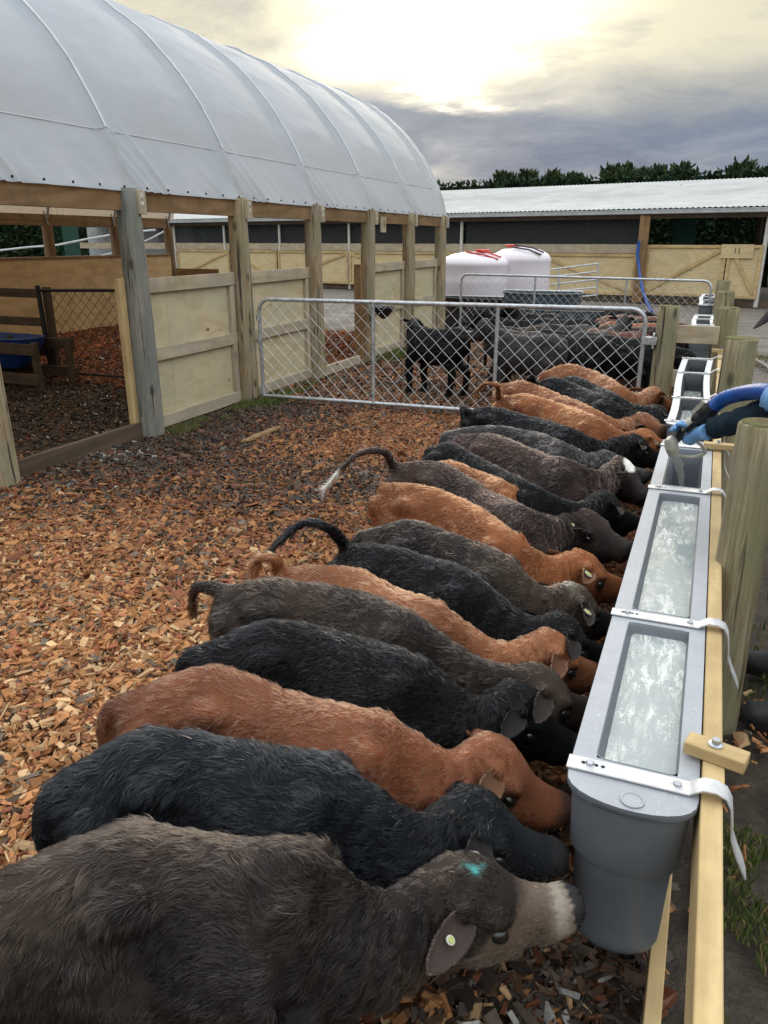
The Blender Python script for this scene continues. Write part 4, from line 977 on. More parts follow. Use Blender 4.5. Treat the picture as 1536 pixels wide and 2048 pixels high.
    for sg in (-1,1):
        for (t_,la,dn_,am,rr_) in ((1.45,.125,.13,-.024,.08),(3.5,.08,.10,-.018,.06),(.95,.105,.075,.004,.034),(2.2,.145,.2,.008,.1),(5.68,.045,.05,-.006,.03)):
            dsp=dsp+am*np.exp(-((V-F1(t_,sg*la,dn_))**2).sum(1)/rr_**2)
    nk=np.clip((tv-3.3)/.4,0,1)*np.clip((4.9-tv)/.3,0,1)*np.clip(np.abs(lat)/.03,0,1)
    dsp=dsp+nk*.005*np.sin(tv*31+vnoise(V+root,12.,seed,2)*7); dsp=np.where(isleg|istail,0,dsp)
    V=V+N*dsp[:,None]; me.vertices.foreach_set('co',V.astype(np.float32).ravel()); me.update()
    # comb direction
    comb=-Tc[j]+np.array([0,0,-1.])*np.clip(np.abs(lat)/(.12*sc),0,1)[:,None]*np.where(tv<4.6,1.1,.2)[:,None]
    comb[isleg]=[0,0,-1.]
    ttan=nrm(np.gradient(tls,axis=0)); comb[istail]=ttan[jt[istail]]
    Pw=V+root
    ang=(vnoise(Pw,7.,seed,2)-.5)*2.0*np.where(tv<4.8,1.,.5); 
    comb=nrm(comb-N*(comb*N).sum(1)[:,None]); B_=np.cross(N,comb); comb=comb*np.cos(ang)[:,None]+B_*np.sin(ang)[:,None]
    ln=np.interp(tv,[0,1,3,4,4.8,5.1,5.35,5.7,6],[.025,.025,.023,.020,.016,.014,.011,.009,.007])*opt.get('len',1.)
    ln[isleg]=.010; ln=np.where(istail,np.where(jt>11,.032,.016),ln)
    # colour
    m=vnoise(Pw,5.,seed+3,3)[:,None]; m=np.clip((m-.35)/.3,0,1)
    col=np.array(c1)*(1-m)+np.array(c2)*m
    col=np.where((isleg|(istail&(jt>11)))[:,None],col*.75,col)
    eyeP=[F1(5.44,sg*.073,.066) for sg in (-1,1)]
    for e_ in eyeP: 
        q=np.linalg.norm((V-e_),axis=1); k=np.clip((.036*sc-q)/(.012*sc),0,1)[:,None]; col=col*(1-k*.8); ln=np.where(q<.028*sc,ln*.25,ln)
    if opt.get('mask'):   # pale fawn lower face and muzzle band
        k=np.clip((tv-5.25)/.1,0,1)*np.clip((dn-.02)/.03+ (tv-5.55)*6,0,1); col=col*(1-k[:,None]*.85)+np.array([.12,.09,.070])*k[:,None]*.85
        k=np.clip((tv-5.86)/.05,0,1)[:,None]*np.clip((6.02-tv)/.04,0,1)[:,None]; col=col*(1-k)+np.array([.24,.21,.17])*k
        k=np.clip((tv-6.0)/.03,0,1)[:,None]; col=col*(1-k)+np.array([.02,.02,.022])*k
    else:
        k=np.clip((tv-5.9)/.08,0,1)[:,None]; col=col*(1-k*.7)+.012*k
    for sg in (-1,1):
        q=np.sqrt(((V-F1(6.0,sg*.026,.034))**2).sum(1)); k=np.clip((.014*sc-q)/.005,0,1)[:,None]; col=col*(1-k)+.004*k
    if opt.get('blaze'):
        q=np.sqrt(((V-F1(5.33,0,0.))**2).sum(1))+.02*(vnoise(Pw,40,3)-.5); k=np.clip((.045*sc-q)/.008,0,1)[:,None]; col=col*(1-k)+np.array([.75,.73,.68])*k
    if opt.get('dye'):
        q=np.sqrt(((V-F1(5.16,.012,0.01))**2).sum(1))+.03*(vnoise(Pw,60,3)-.5); k=np.clip((.020*sc-q)/.012,0,1)[:,None]*.8; col=col*(1-k)+np.array([.09,.50,.48])*k
    if opt.get('dirt'):
        q=np.sqrt(((V-F1(*opt['dirt']))**2).sum(1))+.07*(vnoise(Pw,30,3,2)-.5); k=np.clip((.04-q)/.02,0,1)[:,None]*.3; col=col*(1-k)+np.array([.30,.28,.22])*k
    if opt.get('tailtip'):
        k=(istail&(jt>12))[:,None]; col=np.where(k,np.array([.7,.68,.62]),col)
    me.materials.clear(); me.materials.append(MATS['calf_body']); me.shade_smooth()
    a=me.color_attributes.new('Col','FLOAT_COLOR','POINT'); c4=np.ones((len(V),4),np.float32); c4[:,:3]=col*1.05; a.data.foreach_set('color',c4.ravel())
    b=bpy.data.objects.new('body',me); C.objects.link(b); b.parent=g
    # eyes
    for sg,e_ in zip((-1,1),eyeP):
        mb=MB(); c=F1(5.44,sg*.0675,.066); mb.ell(c+root,(.0135*sc,.019*sc,.0145*sc),axes(5.4),14,10); mb.build('eye','eye_dark',g)
    # ears
    earV=[]
    eo=opt.get('ear',(.118,.060))
    for q,sg in enumerate((-1,1)):
        a_,b_,c_,d_=frame(5.03); c_=c_[0]*sg; fh=b_[0]; 
        eb=F1(5.03,sg*(.070 if opt.get('dye') else .076),.044)
        dr=opt.get('eardir',((.55,.90,.02) if opt.get('dye') else (.80,.74,-.10))); hb=nrm(np.array([fh[0],fh[1],0.])); e=nrm(c_*dr[0]-hb*dr[1]+np.array([0,0,-1.])*dr[2]+rg.normal(0,.07,3))
        nf=nrm(np.array([0,0,.80])+hb*.30+c_*.45); nf=nrm(nf-e*(nf@e)); wd=np.cross(e,nf)
        Ln=eo[0]*sc; Wd=eo[1]*sc; nu,nv=12,9; F_=[];B2=[]
        for i in range(nu+1):
            u=i/nu; hw=max(.0012,Wd/2*(1-u)**.55*(u+.12)**.45*1.75)
            for k in range(nv+1):
                v=-1+2*k/nv; cup=.45*hw*(v*v)+.006*math.sin(u*3); base_=eb+e*Ln*u+wd*hw*v*(1-.12*v*v)+nf*(cup-.25*hw)-np.array([0,0,1])*(.012*u*u)
                F_.append(base_); B2.append(base_-nf*.0035*(1-v*v)*(1-u*.6)-nf*.001)
        n1=len(F_); vs=F_+B2; fs=[]
        for i in range(nu):
            for k in range(nv):
                a=i*(nv+1)+k; fs.append((a,a+1,a+nv+2,a+nv+1)); fs.append((n1+a,n1+a+nv+1,n1+a+nv+2,n1+a+1))
        for i in range(nu):
            for k in (0,nv): a=i*(nv+1)+k; fs.append((a,a+nv+1,n1+a+nv+1,n1+a))
        for k in range(nv): a=nu*(nv+1)+k; fs.append((a,a+1,n1+a+1,n1+a))
        vs=np.array(vs); me2=bpy.data.meshes.new('ear'); me2.from_pydata(vs.tolist(),[],fs); me2.update(); me2.materials.append(MATS['calf_body']); me2.shade_smooth()
        ec=np.array(opt.get('earcol',np.array(c1)*.5+np.array(c2)*.5)); cc=np.tile(np.append(ec*.65,1.),(len(vs),1)); cc[:n1,:3]=ec*.4+np.array([.012,.009,.008])
        at=me2.color_attributes.new('Col','FLOAT_COLOR','POINT'); at.data.foreach_set('color',cc.astype(np.float32).ravel())
        eo_=bpy.data.objects.new('ear',me2); C.objects.link(eo_); eo_.parent=g
        earV.append((vs,n1,nu,nv,e,nf,eb,ec))
        if opt.get('tag')==sg or opt.get('tag')==2:
            fr_=opt.get('tagface',1); tcn=eb+e*Ln*.50+nf*fr_*(.006 if fr_<0 else .004)+root; nn=nf*fr_
            A_=np.array([e,wd,nn]); mb=MB()
            rT=.0115*opt.get('tags',1.)
            ring=lambda r_,h: [tcn+e*r_*math.cos(x)+wd*r_*math.sin(x)+nn*h for x in np.linspace(0,2*np.pi,20,endpoint=False)]
            mb.rings([ring(rT,0),ring(rT,.003),ring(.001,.0035)],True); tg=mb.build('ear_tag','tag_white',eo_)
            MB().rings([ring(rT*.62,.0033),ring(rT*.62,.0048),ring(.001,.005)],True).build('tag_button','tag_yellow',g).parent=g
    # fur
    nh=opt.get('hair',0)
    if nh:
        A=V[TR[:,0]];Bv=V[TR[:,1]];Cv=V[TR[:,2]]; ar=np.linalg.norm(np.cross(Bv-A,Cv-A),axis=1)
        tt=tv[TR[:,0]]; w_=ar*np.where(tt>5.15,3.2,np.where(tt>4.9,1.9,1.))*np.where(isleg[TR[:,0]],.35,1.)*np.where(istail[TR[:,0]]&(jt[TR[:,0]]>10),2.5,1.)*np.where(N[TR[:,0],2]<-.55,.15,1.)
        k=rg.choice(len(TR),nh,p=w_/w_.sum()); u=rg.random((nh,1));v=rg.random((nh,1)); fl=(u+v)>1; u=np.where(fl,1-u,u); v=np.where(fl,1-v,v); wt=[1-u-v,u,v]
        ip=lambda X: X[TR[k,0]]*wt[0]+X[TR[k,1]]*wt[1]+X[TR[k,2]]*wt[2]
        P=ip(V); Nn=nrm(ip(N)); Cm=nrm(ip(comb)); Ln=ip(ln[:,None]); Cl=ip(col); tvv=ip(tv[:,None])
        if True:   # ears
            for (vs,n1,nu,nv,e,nf,eb,ec) in earV:
                ne=int(nh*.04); iu=rg.integers(0,nu,ne); iv=rg.integers(0,nv,ne); fu=rg.random((ne,1)); fv=rg.random((ne,1)); back=rg.random(ne)<.6; ii=iu*(nv+1)+iv+np.where(back,n1,0)
                Pp=vs[ii]*(1-fu)*(1-fv)+vs[ii+1]*(1-fu)*fv+vs[ii+nv+1]*fu*(1-fv)+vs[ii+nv+2]*fu*fv; nn=np.where(back[:,None],-nf,nf)
                vv=((iv[:,None]+fv)/nv*2-1); wdv=np.cross(e,nf)
                P=np.concatenate([P,Pp]);Nn=np.concatenate([Nn,nn*np.ones((ne,1))]); Cm=np.concatenate([Cm,nrm(e+wdv*vv*.45+rg.normal(0,.12,(ne,3)))])
                Ln=np.concatenate([Ln,np.full((ne,1),.0045)]); Cl=np.concatenate([Cl,np.tile(ec,(ne,1))]); tvv=np.concatenate([tvv,np.full((ne,1),5.)])
        n_=len(P); cs=opt.get('clump',.016)*np.where(tvv>4.9,.45,1.); I=np.floor((P+rg.normal(0,1.,(n_,3))*cs*.25)/cs).astype(np.int64)
        h=[_h(I[:,0],I[:,1],I[:,2],seed+q)-.5 for q in range(4)]; hv=np.stack(h[:3],1)
        cc_=(I+.5+hv*.6)*cs; pull=(cc_-P); pull=pull-Nn*(pull*Nn).sum(1)[:,None]; pull[nh:]*=.15
        Lr=Ln*rg.uniform(.65,1.2,(n_,1))*(1+.5*h[3][:,None]); big=(vnoise(P+root,15.,seed+9,2)-.5)[:,None]
        lift=np.clip(.48+1.5*big+.5*h[3][:,None],.14,1.15)*np.where(tvv>5.1,.6,1.)
        side=np.cross(Nn,Cm); d0=nrm(Cm*.75+Nn*lift+side*hv[:,:1]*.8+rg.normal(0,.10,(n_,3)))
        d1=nrm(Cm*1.1-Nn*.28+side*(hv[:,1:2]*1.4)+rg.normal(0,.14,(n_,3))+np.array([0,0,-.25]))
        u_=np.linspace(0,1,4)[None,:,None]
        X=P[:,None,:]-Nn[:,None,:]*.002+Lr[:,None,:]*(u_*d0[:,None,:]*(1-.45*u_)+u_*u_*.55*d1[:,None,:])+pull[:,None,:]*(u_**1.3)*.62
        r0=opt.get('hr',.0008); rad=np.array([1.,.92,.66,.16])[None,:]*r0*rg.uniform(.7,1.25,(n_,1))*np.where(tvv>5.15,.8,1.)
        tone=.62+.76*np.clip((vnoise(P+root,7.,seed+5,3)-.3)/.4,0,1)[:,None]
        cl=Cl*tone*rg.uniform(.6,1.45,(n_,1))*(1+.75*h[3][:,None])  # clump-to-clump colour spread also paints self-shadow between the tufts
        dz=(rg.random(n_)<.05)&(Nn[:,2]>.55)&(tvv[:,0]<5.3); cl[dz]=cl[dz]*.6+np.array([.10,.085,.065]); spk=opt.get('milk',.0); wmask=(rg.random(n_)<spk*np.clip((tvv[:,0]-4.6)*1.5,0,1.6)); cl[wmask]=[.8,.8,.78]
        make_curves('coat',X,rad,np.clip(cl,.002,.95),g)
    return g
# colour pairs
BLK=((.0050,.0052,.0062),(.0030,.0032,.0038)); BLB=((.0085,.0105,.0135),(.0045,.0055,.0075)); BRK=((.040,.029,.022),(.013,.0105,.010)); DBR=((.045,.029,.024),(.020,.014,.013))
RED=((.175,.066,.033),(.09,.033,.018)); ORG=((.235,.086,.033),(.13,.043,.017)); TAN=((.23,.094,.044),(.14,.053,.025)); RBR=((.11,.05,.035),(.07,.032,.025)); GRY=((.045,.041,.041),(.020,.018,.019))
ZD=[.755,.80,.775,.79,.69,.66,.46]
def solve_muzzle(poll,px_,py_,want=.258):
    best=None
    for z in np.linspace(.22,.64,85):
        q=at_z(px_,py_,z); d=abs(np.linalg.norm(q-poll)-want)
        if best is None or d<best[0]-1e-4: best=(d,q)
    return best[1]
ROWC=[
 dict(l='nearest calf, shaggy grey brown, turquoise dye spot on its poll',c=BRK,p=[(-90,1800),(250,1668),(455,1695),(615,1705),(770,1790),(910,1735),(1150,1785)],z=[.76,.80,.775,.80,.70,.645,None],o=dict(mask=1,dye=1,tag=1,tags=.75,len=1.2,s=1.09,vox=.009,earcol=(.09,.065,.055))),
 dict(l='second nearest calf, thick blue black coat, white tag in near ear',c=BLB,p=[(125,1560),(300,1467),(470,1492),(660,1525),(840,1632),(945,1592),(1128,1690)],o=dict(s=1.05,tag=1,len=1.2,milk=.02,sp=0)),
 dict(l='red brown calf third from near end, milk flecks on its face',c=RED,p=[(245,1392),(425,1337),(600,1400),(760,1432),(900,1505),(985,1482),(1145,1600)],o=dict(s=1.04,milk=.012,earcol=(.22,.10,.05))),
 dict(l='glossy black calf directly behind the red brown calf',c=BLK,p=[(395,1295),(545,1242),(690,1275),(830,1315),(955,1395),(1030,1372),(1170,1480)],o=dict()),
 dict(l='dark sooty calf with tail hanging at left, fifth from near end',c=BRK,p=[(445,1175),(545,1160),(700,1182),(815,1225),(975,1325),(1075,1338),(1190,1400)],o=dict(tl=[(395,1175,.74),(385,1200,.66),(388,1230,.58)])),
 dict(l='orange brown calf with curled tail between two black calves',c=TAN,p=[(565,1135),(690,1135),(790,1180),(865,1200),(1005,1285),(1095,1266),(1205,1330)],o=dict(tl=[(550,1118,.80),(515,1118,.80),(505,1150,.70)],hr_=1,tag=0)),
 dict(l='black calf holding its long tail out over the wood chips',c=BLK,p=[(695,1090),(745,1088),(855,1115),(940,1145),(1050,1230),(1120,1232),(1210,1290)],o=dict(tl=[(655,1055,.86),(600,1050,.86),(535,1108,.78)],milk=.006)),
 dict(l='dark brown calf with dusty poll beside the tail raising black calf',c=BRK,p=[(735,1060),(820,1040),(905,1070),(1005,1110),(1085,1172),(1145,1172),(1225,1225)],o=dict(tag=1,tags=1.2,dirt=(5.0,.0,.0))),
 dict(l='bright orange brown calf with a round yellow ear tag',c=ORG,p=[(775,965),(840,970),(930,1003),(1015,1058),(1095,1112),(1160,1106),(1255,1160)],o=dict(tag=1,tags=1.3,earcol=(.25,.11,.05))),
 dict(l='dark brown calf, white tipped tail stretched out to the left',c=DBR,p=[(790,928),(880,925),(975,982),(1055,1015),(1115,1032),(1165,1022),(1265,1085)],o=dict(tl=[(770,905,.86),(725,905,.86),(690,930,.80),(645,982,.68)],tailtip=1,tag=1,tags=.9)),
 dict(l='orange calf squeezed behind the white tipped tail, head hidden',c=ORG,p=[(862,930),(905,922),(975,950),(1020,965),(1085,990),(1165,1005),(1255,1045)],z=[.755,.80,.775,.79,.62,.56,None],o=dict()),
 dict(l='sleek black calf between orange calf and white blazed calf',c=BLK,p=[(865,893),(900,885),(985,930),(1065,965),(1155,1005),(1205,985),(1275,1030)],o=dict(len=.6)),
 dict(l='dark brown calf with a white blaze on its forehead',c=DBR,p=[(920,868),(985,868),(1080,905),(1140,918),(1200,940),(1240,918),(1300,985)],o=dict(blaze=1)),
 dict(l='grey black calf lying along behind the white blazed calf',c=GRY,p=[(900,862),(975,850),(1060,862),(1130,885),(1175,905),(1210,905),(1300,940)],o=dict()),
 dict(l='black calf with curled tail beside the milk nozzle',c=BLK,p=[(935,820),(985,812),(1065,835),(1140,855),(1205,880),(1265,870),(1325,905)],o=dict(tl=[(925,815,.82),(925,840,.76),(930,850,.70)])),
 dict(l='orange calf with bushy tail held out before the mesh gate',c=ORG,p=[(1000,792),(1055,788),(1130,810),(1190,832),(1245,862),(1285,860),(1340,880)],o=dict(tl=[(995,772,.88),(970,768,.88),(948,790,.80)])),
 dict(l='paler brown calf squeezed behind the bushy tailed orange calf',c=TAN,p=[(1000,768),(1045,762),(1110,785),(1180,812),(1235,838),(1280,828),(1335,850)],o=dict()),
 dict(l='black calf with looped tail in front of the gate end',c=BLK,p=[(1072,765),(1110,755),(1165,775),(1215,795),(1262,818),(1300,815),(1350,840)],o=dict(tl=[(1065,752,.84),(1055,762,.78),(1058,780,.68)])),
 dict(l='slim black calf between looped tail calf and farthest orange calf',c=BLK,p=[(1125,758),(1150,752),(1195,772),(1235,790),(1275,810),(1310,812),(1355,830)],o=dict()),
 dict(l='large tan calf farthest along the row by the gate post',c=TAN,p=[(1092,742),(1140,728),(1195,745),(1235,765),(1275,788),(1305,775),(1350,805)],o=dict()),
]
for i,cf in enumerate(ROWC):
    z=cf.get('z',ZD); pts=[at_z(x,y,zz) for (x,y),zz in zip(cf['p'][:6],z[:6])]
    pts.append(solve_muzzle(pts[5],*cf['p'][6]))
    pts=np.array(pts)
    o=dict(cf['o']); d=max(1.0,float(np.linalg.norm((pts[1]+pts[4])/2-np.array([0,0,H]))))
    # keep natural trunk length along the measured line of the back
    if 'tl' in o:
        o['tail']=[at_z(x,y,zz) for x,y,zz in o.pop('tl')]
    o['hair']=int(np.clip(180000*(1.25/d)**1.55,10000,160000)); o['hr']=.00055*max(1.,(d/1.2))**.85; o['clump']=.017*max(1.,(d/1.2))**.5
    o.setdefault('len',1.); o.setdefault('vox',.0105 if d<3 else .013); o.setdefault('milk',.004)
    if i==0: o['hair']=190000
    print('calf',i,'trunk',round(float(np.linalg.norm(pts[3]-pts[1])),2),'neck',round(float(np.linalg.norm(pts[5]-pts[3])),2),'head',round(float(np.linalg.norm(pts[6]-pts[5])),2),'mz',pts[6].round(2))
    calf(cf['l'],pts,cf['c'][0],cf['c'][1],o,100+i*7,'calves lined up drinking at the troughs')
# calves behind the gate: three postures built once, then copied
FEED=[(-.42,0,.76),(-.30,0,.80),(-.05,0,.775),(.20,0,.79),(.40,.0,.72),(.54,0,.68),(.70,0,.46)]
STAND=[(-.42,0,.78),(-.30,0,.81),(-.05,0,.78),(.20,0,.80),(.37,.0,.86),(.49,.03,.93),(.68,.08,.75)]
TURN=[(-.40,0,.78),(-.28,0,.81),(-.03,0,.78),(.20,0,.80),(.34,-.09,.84),(.38,-.22,.86),(.30,-.44,.74)]
def copy_tree(o,mode=None):
    c=o.copy(); C.objects.link(c)
    for ch in o.children:
        d=ch.copy(); C.objects.link(d); d.parent=c
        for g_ in ch.children:
            e=g_.copy(); C.objects.link(e); e.parent=d
    return c
PEN=[(-1.45,8.95,20,FEED,BLK,'black calf, rump against the huddle, second from gate mesh','f'),
 (-1.75,8.32,168,STAND,GRY,'charcoal calf nearest the gate upright, turned toward the barn','s'),
 (-.72,8.55,-6,FEED,BLK,'black calf right behind gate end beside the gate post','f'),
 (-1.0,10.9,10,FEED,RBR,'red brown calf at back of the huddle near the second gate','f'),
 (-2.9,8.6,172,TURN,BLK,'black calf standing alone side on behind the mesh gate','t'),
 (-2.2,10.0,190,STAND,BLK,'black calf behind the one standing side on','s'),
 (-1.98,8.75,-12,FEED,GRY,'charcoal calf just right of gate upright, head low','f'),
 (-1.6,9.6,15,FEED,GRY,'charcoal calf in middle of the huddle behind gate','f'),
 (-1.28,8.45,-5,FEED,BLK,'black calf pressed nearest to gate mesh behind tan calf','f'),
 (-.95,9.15,-3,FEED,RBR,'dark red brown calf in the huddle behind gate','f'),
 (-1.15,9.0,60,STAND,GRY,'charcoal calf with pink ear tag looking up','s'),
 (-.85,9.75,0,FEED,DBR,'dark brown calf feeding beyond the dark red brown calf','f'),
 (-.85,10.15,4,FEED,TAN,'tan faced calf among black calves behind gate','f'),
 (-.78,10.6,-4,FEED,BLK,'black calf feeding beyond the tan faced calf','f'),
 (-.85,11.15,3,FEED,RBR,'red brown calf drinking beyond the gate post','f'),
 (-1.7,10.3,25,FEED,BLK,'black calf at back of the huddle before the dark tub','f'),
 (-2.2,10.9,150,STAND,BLK,'black calf farthest left in the huddle, head raised','s'),
 (-1.1,11.9,0,FEED,BLK,'black calf farthest back below the blue hose','f'),
 (-2.05,9.15,35,FEED,BRK,'sooty brown calf between the gate uprights, rump to camera','f')]
protos={}
for i,(x,y,a,pose,cl,lb,key) in enumerate(PEN):
    kk=(key,id(cl))
    if kk in protos:
        g=copy_tree(protos[kk]); g['label']=lb
    else:
        ang=0; o=dict(fat=1.12,s=1.03,hair=9000,hr=.0026,len=.8,vox=.013,clump=.03,tag=(1 if key=='s' else -1),tags=1.5)
        if key=='t': o['step']=(.05,-.06,.04,-.07)
        g=calf(lb,pose,cl[0],cl[1],o,500+i,'calves huddled behind the mesh gate'); protos[kk]=g
    g.location=(x,y,0); g.rotation_euler=(0,0,R(a))
# ------------------------------------------------------------------ person with hose and nozzle
person=thing('person',(.5,3.08,0),'person in dark cap, navy jacket and blue gloves leaning over rail, pouring milk','person')
def fuse(name,mb,m,parent,voxel=.012,it=6):
    me=remesh(mb.v,mb.f,voxel,it); me.name=name
    off=np.array(person['_o']); me.transform(__import__('mathutils').Matrix.Translation(Vector(-off))); me.materials.clear(); me.materials.append(MATS[m]); me.shade_smooth()
    o=bpy.data.objects.new(name,me); C.objects.link(o); o.parent=parent; return o
def spl(pts,n=14): return crom(np.array(pts,float),np.linspace(0,len(pts)-1,n))
def limb(mb,pts,rad,n=14):
    P=spl(pts,18); r=np.interp(np.linspace(0,1,18),np.linspace(0,1,len(rad)),rad); mb.tube(P,list(r),n)
NZ=3.9
handR=at_Y(1372,866,NZ+.02); wrR=at_Y(1425,858,NZ-.10); handL=at_Y(1538,800,3.36)+np.array([.03,0,0])
hip=np.array([.66,3.07,.93]); che=np.array([.47,3.08,1.28]); nek=np.array([.36,3.08,1.44]); hed=np.array([.295,3.09,1.605])
cT,sT=math.cos(R(50)),math.sin(R(50)); tilt=np.array([(cT,0,sT),(0,1,0),(-sT,0,cT)]); ht=lambda x,y,z: hed+tilt.T@np.array([x,y,z])
shR=np.array([.44,3.27,1.36]); shL=np.array([.44,2.90,1.36]); elR=np.array([.30,3.56,1.09]); elL=np.array([.52,2.99,1.08])
fR=np.array([.47,3.27,.07]); fL=np.array([.47,2.86,.07]); kR=np.array([.46,3.24,.50]); kL=np.array([.47,2.92,.50])
b=MB(); limb(b,[hip,che,nek],[.13,.14,.06]); limb(b,[nek-np.array([-.03,0,.03]),hed-np.array([.0,0,.05])],[.062,.06])
b.ell(hed,(.085,.072,.115),tilt,16,12).ell(ht(-.055,0,-.085),(.03,.035,.03)).ell(ht(-.09,0,-.03),(.022,.013,.024))
for s in (-1,1): b.ell(ht(.005,s*.074,-.02),(.018,.01,.03))
limb(b,[shR,elR,wrR],[.055,.045,.03]); limb(b,[shL,elL,handL+np.array([.05,-.03,0])],[.055,.045,.03])
for f,k,s in ((fR,kR,.09),(fL,kL,-.09)): limb(b,[hip+np.array([0,s,0]),k,f+np.array([0,0,.04])],[.09,.06,.04]); limb(b,[f+np.array([.03,0,-.03]),f+np.array([-.10,0,-.04])],[.04,.03])
fuse('body',b,'skin',person,.012)
for s in (-1,1):
    MB().ell(ht(-.078,s*.030,.0),(.011,.012,.011)).build('eye','eye_dark',person)
MB().ell(ht(.02,0,.02),(.085,.079,.10),tilt,16,10).build('hair','hair_brown',person)
# jacket
j=MB()
limb(j,[hip+np.array([.02,0,-.06]),hip+np.array([0,0,.1]),che,nek+np.array([.02,0,-.02])],[.155,.15,.165,.075],18)
limb(j,[che+np.array([-.02,-.16,.05]),che+np.array([-.02,.16,.05])],[.085,.085]); 
for sh,el,wr in ((shR,elR,wrR),(shL,elL,handL+np.array([.05,-.03,0]))):
    P=spl([sh,el,wr],26); r=np.interp(np.linspace(0,1,26),[0,.5,1],[.082,.066,.05])
    r=r+.004*np.sin(np.arange(26)*2.1)+.003*np.sin(np.arange(26)*3.7+1); j.tube(P,list(r),16)
fuse('jacket',j,'navy_cloth',person,.011,4)
tr_=MB()
for f,k,s in ((fR,kR,.085),(fL,kL,-.085)):
    P=spl([hip+np.array([.0,s,.02]),k,f+np.array([.005,0,.20])],24); r=np.interp(np.linspace(0,1,24),[0,.3,.55,1],[.13,.11,.086,.085])+.004*np.sin(np.arange(24)*1.9); tr_.tube(P,list(r),18)
tr_.ell(hip+np.array([.02,0,-.02]),(.15,.18,.13)); fuse('trousers',tr_,'trouser_dark',person,.013,5)
for f in (fR,fL):
    bt=MB(); bt.tube(spl([f+np.array([.03,0,.26]),f+np.array([.02,0,.12]),f+np.array([.015,0,.0])],10),[.078,.076,.076,.074,.07,.066,.064,.062,.06,.058],18)
    bt.tube([f+np.array([.06,0,-.025]),f+np.array([.0,0,-.015]),f+np.array([-.07,0,-.022]),f+np.array([-.13,0,-.03]),f+np.array([-.165,0,-.035])],[.05,.058,.052,.045,.022],18)
    o_=fuse('boot',bt,'boot_black',person,.009,4)
    MB().rings([[ (f[0]-.05+ (.125*math.cos(a)),f[1]+.052*math.sin(a)*(1+.15*math.cos(a)),z) for a in np.linspace(0,2*math.pi,24,endpoint=False)] for z in (.0,.022)]).build('sole','frame_dark',person)
# cap: crown and long peak tipped down
cp=MB(); rs=[]
for ph_ in np.linspace(.02,math.pi/2,9):
    rs.append([ht(0,0,.035)+tilt.T@np.array([.102*math.sin(ph_)*math.cos(a),.088*math.sin(ph_)*math.sin(a),.098*math.cos(ph_)]) for a in np.linspace(0,2*math.pi,28,endpoint=False)])
rs.append([ht(0,0,.035)+tilt.T@np.array([.103*math.cos(a),.089*math.sin(a),-.03]) for a in np.linspace(0,2*math.pi,28,endpoint=False)])
cp.rings(rs,False); cap=cp.build('cap','cap_black',person)
pk=MB(); U=[];Lw=[]
nu,nv=8,14
for i in range(nu+1):
    for k in range(nv+1):
        v=-1+2*k/nv; u=i/nu; ln_=.112*math.sqrt(max(0,1-v*v*.85)); x=-(.099*math.sqrt(max(0,1-(v*.83)**2)))-ln_*u; y=v*.075*(1-.05*u); z=-.022+.020*(1-v*v)*1.0-.018*u
        q=ht(0,0,.035)+tilt.T@np.array([x,y,z]); U.append(q); Lw.append(q-tilt.T@np.array([0,0,.004]))
n1=len(U); fs=[]
for i in range(nu):
    for k in range(nv): a=i*(nv+1)+k; fs+= [(a,a+1,a+nv+2,a+nv+1),(n1+a,n1+a+nv+1,n1+a+nv+2,n1+a+1)]
for k in range(nv): a=nu*(nv+1)+k; fs.append((a,a+1,n1+a+1,n1+a))
pk.add(U+Lw,fs).build('peak','cap_black',cap.parent)
# gloves with five bent fingers
def glove(hc,wr,ax,gripr,name='glove',curl=1.,flip=1):
    """hand closed round a bar through hc along ax, wrist at wr"""
    ax=nrm(np.array(ax)); d=nrm(hc-wr); d=nrm(d-ax*(d@ax)); out=np.cross(ax,d)*flip
    g=MB(); palm=hc-out*(gripr+.016)-d*.01
    g.ell(palm,(.043,.016,.046),np.array([ax,out,d]),14,10)
    g.tube(spl([palm-d*.02,wr*.6+palm*.4,wr],8),[.034,.033,.031,.031,.032,.034,.037,.040],14)
    for i,(o_,l_) in enumerate(((.032,.92),(.011,1.05),(-.011,1.),(-.031,.82))):
        base=palm+ax*o_+d*.030
        pts=[base-d*.01]
        R_=gripr+.011
        for a in np.linspace(0.35,2.9*l_,6): pts.append(hc+ax*(o_+.002*i)-out*math.cos(a)*R_+d*math.sin(a)*R_)
        g.tube(spl(pts,16),list(np.interp(np.linspace(0,1,16),[0,.5,1],[.0115,.0105,.0085])),10)
    tb=palm+ax*.030-d*.012
    g.tube(spl([tb,tb+ax*.026+out*.012+d*.012,hc+ax*.046+out*.014+d*.012,hc+ax*.040+out*(gripr+.008)+d*.018],12),[.015,.0145,.014,.0135,.013,.0125,.012,.0115,.011,.0105,.010,.009],10)
    return fuse(name,g,'glove_blue',person,.0045,3)
V0=at_Y(1350,880,NZ+.04); V1=at_Y(1428,812,NZ-.06); nd=nrm(V1-V0)
glove(at_Y(1360,866,NZ-.005),at_Y(1414,864,NZ-.12),nd,.030,flip=1)
glove(handL,handL+np.array([.09,-.05,-.02]),(-.6,.5,.1),.036,flip=-1)
